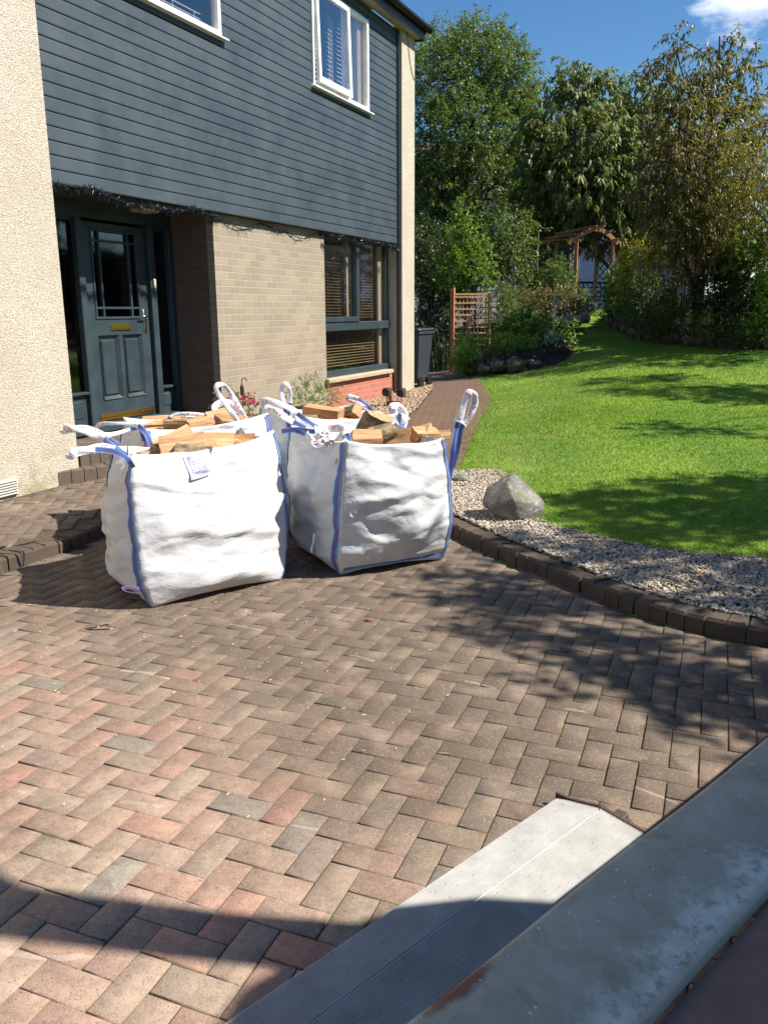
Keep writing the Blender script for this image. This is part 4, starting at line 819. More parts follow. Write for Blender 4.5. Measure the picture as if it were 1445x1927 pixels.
# ------------------------------------------------------------------ soil beds with their stones
def mound(name, poly, h, wdt, kind='structure'):
    P_ = np.array([p[:2] for p in poly])
    def zf(x, y):
        q = np.stack([x, y], -1); dmin = np.full(len(q), 9.)
        for i in range(len(P_)):
            a, b = P_[i], P_[(i+1) % len(P_)]; ab = b-a; t = np.clip(((q-a)@ab)/(ab@ab+1e-9), 0, 1); dmin = np.minimum(dmin, np.linalg.norm(q-(a+t[:, None]*ab), axis=1))
        nz_ = np.array([noise.noise(Vector((float(u)*3, float(v)*3, 0))) for u, v in q])
        return ter(x, y)+h*(1-np.exp(-(dmin/wdt)**1.5))+nz_*.05*np.minimum(dmin*4, 1)-.02
    return sheet(name, poly, .22, 0, M['soil'], zf), zf
bed_in = [P(*q)[:2] for q in [(1120, 590, 24), (1000, 600, 25), (920, 610, 23), (850, 650, 19.6), (848, 690, 17.8)]]
bed_poly = [p[:2] for p in bed_edge][::1]+[np.array((-5.9, 17.7))]+bed_in[::-1]
_, bedz = mound('soil_bed', bed_poly, .38, .35)
wall_in = [P(*q)[:2] for q in [(1190, 590, 26), (1400, 590, 27), (2000, 600, 22)]]
_, wbz = mound('border_soil', [p for p in wallpts]+wall_in, .42, .10)
def m_rock(name, a, b, c, sc=9):
    t = NT(name); p = t.obj(); n = t.noise(p, sc, 8, .65); n2 = t.noise(p, sc*3.5, 6, .7); v = t.vor(p, sc*1.5)
    col = t.ramp(n, [(.3, a), (.5, b), (.68, c)]); lich = t.ramp(n2, [(.53, (0,)*3), (.58, (1,)*3)]); l2 = t.ramp(t.noise(p, sc*.7, 3), [(.45, (0,)*3), (.6, (1,)*3)])
    col = t.mix(t.math('MULTIPLY', t.sep(lich)[0], t.math('MULTIPLY', t.sep(l2)[0], .8)), col, (.50, .50, .44))
    moss = t.ramp(t.noise(p, sc*.5, 4), [(.5, (0,)*3), (.62, (.6,)*3)]); col = t.mix(moss, col, (.10, .11, .035))
    t.set(col, .85); b1 = t.bump(n2, .8, .02); t.bump(n, .6, .03, b1); return t.m
M['rock'] = m_rock('boulder_rock', (.09, .085, .075), (.19, .18, .155), (.32, .30, .255)); M['pinkrock'] = m_rock('cobble_rock', (.22, .16, .12), (.33, .25, .19), (.42, .33, .26), 5); M['darkrock'] = m_rock('dark_wall_stone', (.03, .027, .024), (.06, .052, .044), (.10, .09, .075), 4)
def rock_mb(c, r_, seed, sub=3, rough=.25, freq=1.3, angular=0, planes=()):
    import bmesh
    bm = bmesh.new(); bmesh.ops.create_icosphere(bm, subdivisions=sub, radius=1)
    rs = random.Random(seed); pl = [Vector((rs.gauss(0, 1), rs.gauss(0, 1), rs.gauss(0, 1))).normalized() for _ in range(int(angular))]
    pl = [(q, rs.uniform(.68, .9)) for q in pl]+[(Vector(q).normalized(), k) for q, k in planes]
    for v in bm.verts:
        p = v.co.copy(); s_ = 1+rough*noise.noise(p*freq+Vector((seed*3.1, 0, 0)))+.06*noise.noise(p*freq*3.5+Vector((seed, 2, 0)))+.035*noise.noise(p*9)+.02*noise.noise(p*20)
        p *= s_
        for q, k in pl:
            dd = p.dot(q)
            if dd > k: p -= q*(dd-k)*.9
        v.co = Vector((p.x*r_[0], p.y*r_[1], p.z*r_[2]))
    mb = MB(); mb.add([tuple(np.array(v.co[:])+np.array(c)) for v in bm.verts], [[v.index for v in f.verts] for f in bm.faces]); bm.free(); return mb
def stone(name, c, r_, seed, mat, label, cat='stone', group=None, **kw):
    return single(name, rock_mb(c, r_, seed, **kw), mat, c, label, cat, group, smooth=True)
bo = gnd(948, 975, .13); bo = bo+np.array([.0, .16, 0])
stone('boulder', bo+np.array([0, 0, .12]), (.235, .2, .185), 5, M['rock'], 'large lichen spotted grey boulder on the gravel at the lawn corner', 'boulder', sub=5, rough=.3, angular=7, planes=(((.72, -.25, .62), .52), ((-.62, -.3, .75), .62), ((-.3, -.8, .5), .7), ((.9, -.7, .0), .78), ((-.95, -.2, .2), .8), ((.5, .8, .5), .7), ((-.5, .8, .5), .7)))
sk = np.array((-2.3, 6.8, .14)); stone('small_stone', sk, (.07, .06, .05), 8, M['rock'], 'small grey stone at the gravel edge behind the right sack', 'stone')
G3 = 'rounded stones around the raised bed'
for i, (px, py, f_, r_, lb) in enumerate([(1033, 594, 20, .13, 'round pinkish stone left of the fork shaft'), (1052, 582, 20.3, (.10, .08, .17), 'upright grey stone just right of the fork handle'), (1072, 604, 19.6, .16, 'half buried pale stone at the front of the planted mound'), (1083, 604, 19.4, .15, 'large rounded pinkish stone on the lawn edge'),
        (1098, 598, 19.8, .15, 'rightmost rounded pinkish stone of the raised bed'), (1095, 588, 20.2, .13, 'pale blocky stone above the rightmost rounded one'), (1062, 608, 19.4, .12, 'low pale stone between the fork and the large rounded stone')]):
    r3 = r_ if hasattr(r_, '__len__') else (r_, r_*.85, r_*.9); stone('cobble', P(px, py, f_), r3, 20+i, M['pinkrock'], lb, 'stone', G3)
for i, (px, py, f_, r_) in enumerate([(935, 684, 15.9, .19), (968, 682, 15.9, .23), (1000, 682, 16.1, .2), (1030, 678, 16.4, .16), (910, 690, 15.9, .15), (1058, 668, 17, .15), (1070, 650, 17.8, .13)]):
    stone('bed_stone', P(px, py+4, f_)+np.array([-.02, .07, 0]), (r_*.95, r_*.6, r_*.62), 40+i, M['darkrock'], ['dark mossy stone low in the front of the bed, second from the path', 'biggest dark stone in the front of the bed', 'dark stone right of the biggest one in the bed front', 'fourth dark stone from the path in the bed front', 'dark stone nearest the path in the bed front', 'dark stone where the bed edge turns uphill', 'uppermost dark stone of the bed edge below the cobbles'][i], 'stone', 'dark stones in the bed front', sub=4, rough=.35, angular=5)
# border retaining wall of large blocks
wl = smoothpts([np.append(p, 0) for p in wallpts], 12); wl = [p[:2] for p in wl]; dd = [0]
for i in range(1, len(wl)): dd.append(dd[-1]+np.linalg.norm(wl[i]-wl[i-1]))
wt = Thing('retaining_wall', (*wl[30], t1(*wl[30])), 'low dry stone retaining wall along the back of the lawn', 'wall')
x = 0; wm = MB(); wi = 0
for row in (0, 1):
    x = row*.2
    while x < dd[-1]-.2:
        w = random.uniform(.32, .6); q = x+w/2; p = np.array([np.interp(q, dd, [a[0] for a in wl]), np.interp(q, dd, [a[1] for a in wl])]); z = t1(*p)
        rm = rock_mb((0, 0, 0), (w*.54, .13, .145 if row == 0 else .13), 60+wi, sub=3, rough=.16, planes=(((0, -1, .1), .72), ((0, 1, 0), .8), ((0, 0, 1), .8), ((0, 0, -1), .8), ((1, 0, 0), .9), ((-1, 0, 0), .9)))
        q2 = min(q+.1, dd[-1]); p2 = np.array([np.interp(q2, dd, [a[0] for a in wl]), np.interp(q2, dd, [a[1] for a in wl])]); tn = p2-p; an = math.atan2(tn[1], tn[0]); c, s = math.cos(an), math.sin(an)
        v = np.array(rm.v); v = np.stack([v[:, 0]*c-v[:, 1]*s+p[0], v[:, 0]*s+v[:, 1]*c+p[1], v[:, 2]+z+.10+row*.22], -1)
        wm.add(v.tolist(), rm.f); x += w*.98; wi += 1
wt.part('stonework', wm, M['darkrock'], smooth=True)
# ------------------------------------------------------------------ trellis, arch, lattice fence, gate
M['timber'] = simple('orange_brown_timber', (.42, .18, .075), .75, .3, 20, .3); M['timber_pale'] = simple('weathered_trellis', (.48, .28, .13), .8, .3, 25, .3); M['timber_dark'] = simple('dark_stained_timber', (.06, .04, .026), .8, .3, 20)
ta, tb = P(850, 690, 18.8), P(918, 686, 19.0); ta[2] = tb[2] = t1(*ta[:2]); tr_ = Thing('trellis_panel', ta, 'square timber trellis panel standing at the path end of the raised bed', 'trellis'); th = 1.68; dv = (tb-ta)
tr_.part('post', MB().bar(ta+[0, 0, -.1], ta+[0, 0, th+.16], .085), M['timber'])
tr_.part('post', MB().bar(tb+[0, 0, -.1], tb+[0, 0, th], .06), M['timber_pale'])
tr_.part('top_rail', MB().bar(ta+[0, 0, th+.02], tb+[0, 0, th+.02], .05, .04), M['timber_pale'])
lt = MB(); nn_ = np.array([-dv[1], dv[0], 0])/np.linalg.norm(dv)*.012
for k in range(13): z = .08+k*(th-.12)/12; lt.bar(ta-nn_+[0, 0, z], tb-nn_+[0, 0, z], .014, .032)
tr_.part('horizontal_slats', lt, M['timber_pale']); lt = MB()
for k in range(1, 10): p = ta+nn_+dv*k/10; lt.bar(p+[0, 0, .05], p+[0, 0, th], .022, .014, up=nn_)
tr_.part('vertical_slats', lt, M['timber_pale'])
def lattice(name, a, b, h, label, cell=.13, mat='timber_dark', cap=True, post=True, cat='fence'):
    a, b = np.array(a, float), np.array(b, float); t = Thing(name, a, label, cat); d = b-a; L0 = np.linalg.norm(d[:2]); n_ = max(2, int(L0/cell)); m = MB(); off = np.array([-d[1], d[0], 0])/L0*.01
    for k in range(n_+1): p = a+d*k/n_-off; m.bar(p, p+[0, 0, h], .028, .012, up=off)
    for k in range(int(h/cell)+1): z = k*cell; m.bar(a+off+[0, 0, z], b+off+[0, 0, z], .012, .028)
    t.part('lattice', m, M[mat])
    if cap: t.part('cap_rail', MB().bar(a+[0, 0, h+.02], b+[0, 0, h+.02], .06, .035), M[mat])
    if post:
        for k in np.linspace(0, 1, max(2, int(L0/1.8)+1)): p = a+d*k; t.part('post', MB().bar(p-[0, 0, .3], p+[0, 0, h+.05], .07), M['timber'] if .2 < k < .6 else M[mat])
    return t
fa, fb = P(893, 600, 24), P(1060, 595, 23.5); lattice('lattice_fence', fa, fb, 1.18, 'dark square lattice fence behind the raised bed, left of the arch', .15)
fa2, fb2 = P(1062, 590, 24.4), P(1175, 590, 24.6); lattice('lattice_fence', fa2, fb2, .85, 'dark lattice fence seen through the timber arch', .12, post=False)
# arch
pts_ = {k: P(*v) for k, v in dict(fl=(1079, 580, 22), fr=(1146, 582, 22.2), bl=(1043, 580, 23), br=(1117, 580, 23.2)).items()}
for k, v in pts_.items(): v[2] = t1(v[0], v[1])-.02
zt = P(1079, 449, 22)[2]; ar = Thing('garden_arch', pts_['fr'], 'orange brown timber garden arch with a curved slatted top and lattice sides', 'arch')
for k in pts_: ar.part('post', MB().bar(pts_[k], (*pts_[k][:2], zt-(.02 if k[0] == 'b' else 0)), .075), M['timber'])
apex = .28
def archpt(side, u, dz=0, grow=.12):
    a, b = (pts_['fl'], pts_['fr']) if side == 0 else (pts_['bl'], pts_['br']); a = np.array([a[0], a[1], zt]); b = np.array([b[0], b[1], zt]); u2 = -(grow+(.42 if side else .12))+u*(1+2*grow+(.42 if side else .12))
    return a+(b-a)*u2+np.array([0, 0, -.10+.34*math.sin(min(u*1.02, 1)**1.25*math.pi)+dz])
for s_ in (0, 1):
    m = MB(); pp = [archpt(s_, u) for u in np.linspace(0, 1, 7)]
    for i in range(6): m.bar(pp[i], pp[i+1]+(pp[i+1]-pp[i])*.05, .04, .10)
    ar.part('curved_rafter', m, M['timber'])
m = MB()
for i, u in enumerate(np.linspace(.04, .96, 7)):
    a, b = archpt(0, u, .07), archpt(1, u, .07); e = (a-b)*.14; m = MB(); m.bar(a+e, b-e, .045, .02); ar.part('top_slat', m, M['timber_pale'] if i > 2 else M['timber'])
for s0, s1 in (('fl', 'bl'), ('fr', 'br')):
    m = MB(); a, b = pts_[s0], pts_[s1]; h = zt-a[2]-.1
    for k in range(9):
        z0 = .1+k*h/9
        m.bar((*a[:2], a[2]+z0), (*b[:2], a[2]+min(z0+.45, h)), .015, .022); m.bar((*b[:2], a[2]+z0), (*a[:2], a[2]+min(z0+.45, h)), .015, .022)
    ar.part('side_lattice', m, M['timber_dark'])
# pole, iron gate
pp = P(1008, 560, 21); single('garden_pole', MB().tube([(*pp[:2], t1(*pp[:2])-.1), (*pp[:2], P(1008, 437, 21)[2])], .022, 8).tube([(*pp[:2], P(1008, 437, 21)[2]), (*pp[:2], P(1008, 433, 21)[2])], .032, 8), simple('green_pole', (.12, .15, .07), .5), pp, 'thin greenish metal pole behind the bed, left of the arch', 'pole')
ga, gb_ = P(790, 688, 19.6), P(846, 686, 19.8); ga[2] = gb_[2] = .3; ig = Thing('iron_gate', ga, 'black iron gate with scrolls at the end of the brick path', 'gate'); d_ = gb_-ga; m = MB()
for k in range(9): p = ga+d_*k/8; m.tube([p+[0, 0, .08], p+[0, 0, 1.55+.25*math.sin(k/8*math.pi)]], .009, 6)
for z in (.1, .45, 1.5): m.bar(ga+[0, 0, z], gb_+[0, 0, z], .02)
ig.part('bars', m, M['black']); m = MB()
for k, (u, z) in enumerate([(.25, .8), (.7, .85), (.5, 1.15), (.3, 1.3), (.75, 1.3)]):
    c = ga+d_*u+np.array([0, 0, z]); sg = 1 if k % 2 else -1; du = d_/np.linalg.norm(d_); m.tube([c+du*sg*math.cos(t)*(.16-.02*t)+np.array([0, 0, math.sin(t)*(.2-.02*t)]) for t in np.linspace(-1, 4.5, 18)], .007, 5)
ig.part('scrollwork', m, M['black']); ig.part('post', MB().bar(ga-[0, 0, .1], ga+[0, 0, 1.7], .05), M['black']); ig.part('post', MB().bar(gb_-[0, 0, .1], gb_+[0, 0, 1.7], .05), M['black'])
# ------------------------------------------------------------------ garden fork
fb_ = P(1038, 650, 17); fb_[2] = float(bedz(np.array([fb_[0]]), np.array([fb_[1]]))[0]); fk = Thing('garden_fork', fb_, 'garden fork with a pale green handle stuck upright in the soil bed', 'fork')
ft = P(1045, 582, 17.1); sh0 = P(1040, 632, 17); rx = np.array([math.cos(YAW), math.sin(YAW), 0]); zt_ = P(1045, 562, 17.1)
ft[2] = zt_[2]-.13
fk.part('shaft', MB().tube([sh0-[0, 0, .02], ft], [.016, .02], 8), simple('pale_green_handle', (.32, .48, .42), .5), smooth=True)
m = MB().tube([ft, ft-rx*.055+[0, 0, .09], ft-rx*.055+[0, 0, .13], ft+rx*.055+[0, 0, .13], ft+rx*.055+[0, 0, .09], ft], .014, 7); fk.part('grip', m, simple('green_grip', (.28, .42, .32), .5), smooth=True)
m = MB().tube([sh0-rx*.09-[0, 0, .03], sh0+rx*.09-[0, 0, .03]], .011, 6)
for k in range(4): q = sh0+rx*(-.09+k*.06)-[0, 0, .03]; m.tube([q, q-[0, 0, .24]], [.009, .005], 6)
fk.part('tines', m, simple('rusty_steel', (.30, .20, .15), .6, .3, 50, Metallic=.4))
# ------------------------------------------------------------------ wheelie bin
bb = np.array([-5.72, 14.02, t1(-5.7, 14)]); bn = Thing('wheelie_bin', bb, 'dark grey wheelie bin tucked behind the far corner of the house', 'bin'); m = MB()
lo, hi = (.23, .25), (.29, .33); z0, z1 = .08, .98
cs = lambda hx, hy, z: [(bb[0]+sx*hx, bb[1]+sy*hy, bb[2]+z) for sx, sy in ((-1, -1), (1, -1), (1, 1), (-1, 1))]
m.add(cs(*lo, z0)+cs(*hi, z1), [(3, 2, 1, 0), (0, 1, 5, 4), (1, 2, 6, 5), (2, 3, 7, 6), (3, 0, 4, 7)]); m.box((bb[0]-.31, bb[1]-.35, bb[2]+z1-.05), (bb[0]+.31, bb[1]+.35, bb[2]+z1), bev=.01)
binm = simple('grey_bin_plastic', (.035, .045, .055), .42)
bn.part('body', m, binm); bn.part('lid', MB().box((bb[0]-.325, bb[1]-.38, bb[2]+z1+.002), (bb[0]+.325, bb[1]+.36, bb[2]+z1+.055), bev=.025).tube([(bb[0]-.28, bb[1]-.37, bb[2]+z1+.05), (bb[0]+.28, bb[1]-.37, bb[2]+z1+.05)], .018, 8), binm)
for s_ in (-1, 1): bn.part('wheel', MB().lathe((bb[0]+.27*1, bb[1]+s_*.2-0.0, bb[2]+.1), [(.02, -.02), (.1, -.025), (.105, .0), (.1, .025), (.02, .02)], 18, axis='x'), M['black'])
# ------------------------------------------------------------------ neighbouring houses far behind, street lamp
def far_house(name, px0, px1, pybase, pyeave, pyridge, f0, f1, wallc, label, extra=None):
    a, b = P(px0, 600, f0), P(px1, 600, f1); zb = 0.8; ze = P((px0+px1)/2, pyeave, (f0+f1)/2)[2]; zr = P((px0+px1)/2, pyridge, (f0+f1)/2+3)[2]; d = b-a; d[2] = 0; nrm = np.array([-d[1], d[0], 0])/np.linalg.norm(d)
    if nrm@np.array([-math.sin(YAW), math.cos(YAW), 0]) < 0: nrm = -nrm
    t = Thing(name, (a[0], a[1], zb), label, 'house'); A = np.array([a[0], a[1], zb]); B = np.array([b[0], b[1], zb]); dp_ = 8.0; C_, D_ = B+nrm*dp_, A+nrm*dp_; up = np.array([0, 0, 1]); h = ze-zb; hr = zr-zb
    m = MB(); m.add([A, B, C_, D_, A+up*h, B+up*h, C_+up*h, D_+up*h, (A+D_)/2+up*hr, (B+C_)/2+up*hr], [(0, 1, 5, 4), (1, 2, 6, 9, 5), (2, 3, 7, 6), (3, 0, 4, 8, 7)]); t.part('wall', m, wallc)
    u = d/np.linalg.norm(d)*.35; o_ = nrm*.45; dzr = (hr-h)/(dp_/2)*.45; m = MB(); rr = 10
    for k in range(rr):
        for s_ in (0, 1):
            base0, base1 = (A, B) if s_ == 0 else (D_, C_); sg = 1 if s_ == 0 else -1
            f_0, f_1 = k/rr, (k+1)/rr; p = lambda q, f_, dz: q+up*(h-dzr)-nrm*sg*.45+(nrm*sg*(dp_/2+.45)+up*(hr-h+dzr))*f_+up*dz
            m.add([p(base0-u, f_0, .12), p(base1+u, f_0, .12), p(base1+u, f_1, .06), p(base0-u, f_1, .06), p(base0-u, f_0, .02), p(base1+u, f_0, .02)], [(0, 1, 2, 3), (4, 5, 1, 0)])
    t.part('roof', m, M['roof']); return t, A, B, nrm, up
wallm = simple('pale_render', (.72, .74, .78), .9, .08, 3); 
fh, A, B, nr, up = far_house('neighbour_house', 770, 1312, 560, 352, 262, 33, 33, wallm, 'pale rendered house with a brown tiled roof seen behind the trees')
def fwin(t, A, B, nr, u0_, u1_, z0, z1, lab=None):
    d = B-A; m = MB(); q = -nr*.03
    p = [A+d*u0_+q+[0, 0, z0], A+d*u1_+q+[0, 0, z0], A+d*u1_+q+[0, 0, z1], A+d*u0_+q+[0, 0, z1]]
    for i in range(4): m.bar(p[i], p[(i+1) % 4], .09)
    m.bar((p[0]+p[1])/2, (p[2]+p[3])/2, .07); f = t.part('window', m, M['white'] if lab is None else M['timber_dark']); k = MB().add([x+nr*.02 for x in p], [(0, 1, 2, 3)]); t.part('pane', k, M['glass_dark'] if lab else M['glass_dark'], f)
for u0_, u1_, z0, z1 in ((.36, .50, 1.5, 3.0), (.78, .90, 1.5, 3.0), (.08, .2, 1.6, 2.9), (.4, .5, 4.2, 5.3), (.68, .8, 4.2, 5.3), (.15, .25, 4.2, 5.3)): fwin(fh, A, B, nr, u0_, u1_, z0, z1)
fh.part('outbuilding', MB().box(P(992, 600, 30.5)*[1, 1, 0]+[0, 0, .5], P(1085, 600, 31.5)*[1, 1, 0]+[0, 0, 4.1]), simple('dark_timber_lean_to', (.05, .045, .04), .9))
far_house('neighbour_house', 1308, 1332, 560, 380, 340, 30, 30.4, simple('white_render', (.8, .8, .78), .9, .05, 3), 'narrow sunlit white gable between the two cherry trees')
far_house('neighbour_house', 1480, 2100, 560, 400, 330, 44, 40, wallm, 'distant pale house beyond the right edge trees')
lp0, lp1 = P(1334, 146, 25), P(1386, 131, 25); sl_ = Thing('street_lamp', (*P(1600, 600, 25.3)[:2], 1.2), 'grey street lamp head poking out above the bronze cherry tree', 'lamp')
m = MB(); dq = lp1-lp0; m.tube([lp0, lp0+dq*.15, lp0+dq*.55, lp0+dq*.9, lp1], [.03, .09, .11, .07, .04], 10, flat=.55); gm_ = simple('grey_lamp_metal', (.22, .23, .24), .5)
sl_.part('lamp_head', m, gm_, smooth=True); pb = P(1600, 600, 25.3); sl_.part('pole', MB().tube(smoothpts([(pb[0], pb[1], 1.2), (pb[0], pb[1], 7.8), (pb[0], pb[1], lp1[2]+.1), tuple(np.array([pb[0], pb[1], lp1[2]+.5])*.6+lp1*.4), tuple(lp1)], 6), .05, 8), gm_, smooth=True)
# trees beyond the right edge of the picture: their crowns throw the dappled shade
def shade(gx, gy, r_, X): t = (X-gx)/.966; return (np.array([X, gy+.259*t, 1.072*t]), r_)
tree('maple_tree', (4.2, 5.2, .15), 4.2, [shade(-1.2, 4.4, (.42, .34, .28), 3.1), shade(-.85, 4.1, (.5, .3, .35), 3.4), shade(-.1, 3.75, (.6, .35, .35), 3.5), shade(.5, 3.55, (.7, .38, .5), 3.6), shade(-.35, 3.4, (.35, .2, .25), 3.3), shade(1.2, 4.0, (.8, .6, .6), 4.0),
    shade(-.4, 5.0, (.6, .32, .4), 3.9), shade(.4, 4.7, (.7, .4, .5), 4.0), shade(-1.0, 5.2, (.4, .28, .28), 3.5), shade(-.5, 5.9, (.7, .5, .45), 4.2), shade(.3, 6.2, (.8, .5, .5), 4.3), shade(-1.1, 6.3, (.45, .3, .3), 3.8), shade(-.7, 6.5, (.6, .4, .35), 4.1), shade(.5, 7.0, (.9, .4, .4), 4.5), shade(-.2, 6.9, (.7, .35, .35), 4.4), shade(1.2, 6.0, (.9, .8, .6), 4.4), shade(-1.72, 4.75, (.22, .12, .14), 2.9)],
    'mid', .08, 'broad maple beyond the right edge whose crown shades the kerb', tr=.11, twigs=130, tl=.32, per=14, ratio=.7, fr=.4)
tree('maple_tree', (5.2, 12.4, .5), 4.8, [shade(-.6, 11.3, (.9, .5, .5), 4.2), shade(.4, 11.6, (1, .55, .5), 4.6), shade(-1.6, 11.9, (.8, .45, .4), 4.2), shade(-.2, 12.4, (1, .5, .5), 4.8), shade(-2.2, 13.2, (.8, .4, .4), 4.4), shade(1.6, 12.2, (1.1, .9, .7), 5.2), shade(-.9, 8.9, (.5, .22, .3), 4.0), shade(.4, 8.6, (.6, .25, .3), 4.2)],
    'mid', .09, 'second broad maple beyond the right edge farther up the lawn', tr=.13, twigs=100, tl=.4, per=14, ratio=.7, fr=.3)
tree('maple_tree', (3.6, 16.3, .8), 4.4, [shade(-1.6, 15.0, (.9, .6, .5), 3.2), shade(-2.6, 15.8, (.8, .5, .4), 3.0), shade(-.6, 16.2, (1, .7, .6), 3.6), shade(-3.0, 17.4, (.7, .5, .4), 3.0)],
    'dark', .09, 'third maple beyond the right edge beside the stone wall', tr=.12, twigs=80, tl=.4, per=14, ratio=.7, fr=.3)
hd = Thing('hedge', (8.5, 8, .3), 'long dark hedge added out of view right of the lawn', 'hedge')  # added for the glass to reflect, raised to darken the door panes
hp_ = np.stack([rng.uniform(7.6, 9.2, 26000), rng.uniform(-6, 24, 26000), rng.uniform(.1, 4.0, 26000)], -1); hd.part('foliage', leaf_mesh('foliage', hp_, L['dark'], .13, .6, 0, base=hd.loc), None); hd.part('stems', MB().box((8.0, -6, .1), (8.8, 24, 3.6)), M['soil'])
# ------------------------------------------------------------------ bulk bags
def m_bag():
    t = NT('woven_white_fabric'); p = t.obj(); n = t.noise(t.mapv(p, (1, 1, 2.2)), 5, 6, .62); n2 = t.noise(t.mapv(p, (2.4, 2.4, 4.5), (.3, .2, .1)), 3.0, 5)
    c = t.ramp(n, [(.35, (.60, .605, .61)), (.65, (.71, .715, .72))]); d = t.math('MULTIPLY', t.ramp(t.sep(p)[2], [(.02, (1,)*3), (.16, (0,)*3)]), t.ramp(t.noise(p, 9), [(.4, (0,)*3), (.7, (.5,)*3)])); c = t.mix(d, c, (.42, .36, .30))
    t.set(c, .55); t.b.inputs['Specular IOR Level'].default_value = .25
    w = t.n('TexWave'); w.inputs['Scale'].default_value = 240; w.bands_direction = 'Z'; t.l(p, w.inputs['Vector'])
    b = t.bump(w.outputs['Fac'], .04, .002)
    cr_ = t.n('TexNoise'); cr_.noise_type = 'RIDGED_MULTIFRACTAL'; cr_.inputs['Scale'].default_value = 3.6; cr_.inputs['Detail'].default_value = 3.5; cr_.inputs['Distortion'].default_value = .5; t.l(t.mapv(p, (1.2, 1.2, 1.1), (.2, .4, 0)), cr_.inputs['Vector'])
    b = t.bump(cr_.outputs[0], .5, .022, b); b = t.bump(t.noise(t.mapv(p, (1, 1, 1.4), (.5, .3, .8)), 13, 5, .7), .35, .012, b); t.bump(n2, .45, .02, b)
    tl = t.n('BsdfTranslucent'); t.l(c, tl.inputs[0]); ms = t.n('MixShader'); ms.inputs[0].default_value = .14
    t.l(t.b.outputs[0], ms.inputs[1]); t.l(tl.outputs[0], ms.inputs[2]); t.l(ms.outputs[0], t.t.nodes['Material Output'].inputs[0]); return t.m
def m_strap():
    t = NT('blue_red_strap'); u = t.n('UVMap').outputs[0]; s = t.sep(u); v = s[1]
    inr = lambda a, b: t.math('MULTIPLY', t.math('GREATER_THAN', v, a), t.math('LESS_THAN', v, b))
    c = t.mix(inr(.45, .60), (.035, .15, .42), (.34, .03, .05))
    dash = t.math('GREATER_THAN', t.math('FRACT', t.math('MULTIPLY', s[0], 62.0)), .45); edge = t.math('MULTIPLY', dash, t.math('ADD', inr(.04, .13), inr(.87, .97)))
    c = t.mix(edge, c, (.55, .7, .85)); t.set(c, .75); t.bump(t.noise(t.obj(), 300, 2), .3, .002); return t.m
def m_sleeve():
    t = NT('white_sleeve'); u = t.n('UVMap').outputs[0]; s = t.sep(u); cell = t.n('TexBrick'); cell.inputs['Scale'].default_value = 1; cell.inputs['Brick Width'].default_value = .016; cell.inputs['Row Height'].default_value = .11
    cell.inputs['Mortar Size'].default_value = .004; cell.inputs['Color1'].default_value = (0, 0, 0, 1); cell.inputs['Color2'].default_value = (1, 1, 1, 1); cell.inputs['Mortar'].default_value = (0, 0, 0, 1); t.l(u, cell.inputs['Vector'])
    band = t.math('MULTIPLY', t.math('GREATER_THAN', s[1], .12), t.math('LESS_THAN', s[1], .36)); b2 = t.math('MULTIPLY', t.math('GREATER_THAN', t.math('FRACT', t.math('MULTIPLY', s[0], 2.6)), .35), t.math('GREATER_THAN', t.sep(cell.outputs['Color'])[0], .42))
    c = t.mix(t.math('MULTIPLY', t.math('MULTIPLY', band, b2), .85), (.82, .82, .82), (.62, .05, .10)); t.set(c, .5); t.bump(t.noise(t.obj(), 45, 4), .5, .01); return t.m
M['bag'] = m_bag(); M['strap'] = m_strap(); M['sleeve'] = m_sleeve(); M['thread'] = simple('blue_thread', (.03, .12, .5), .6)
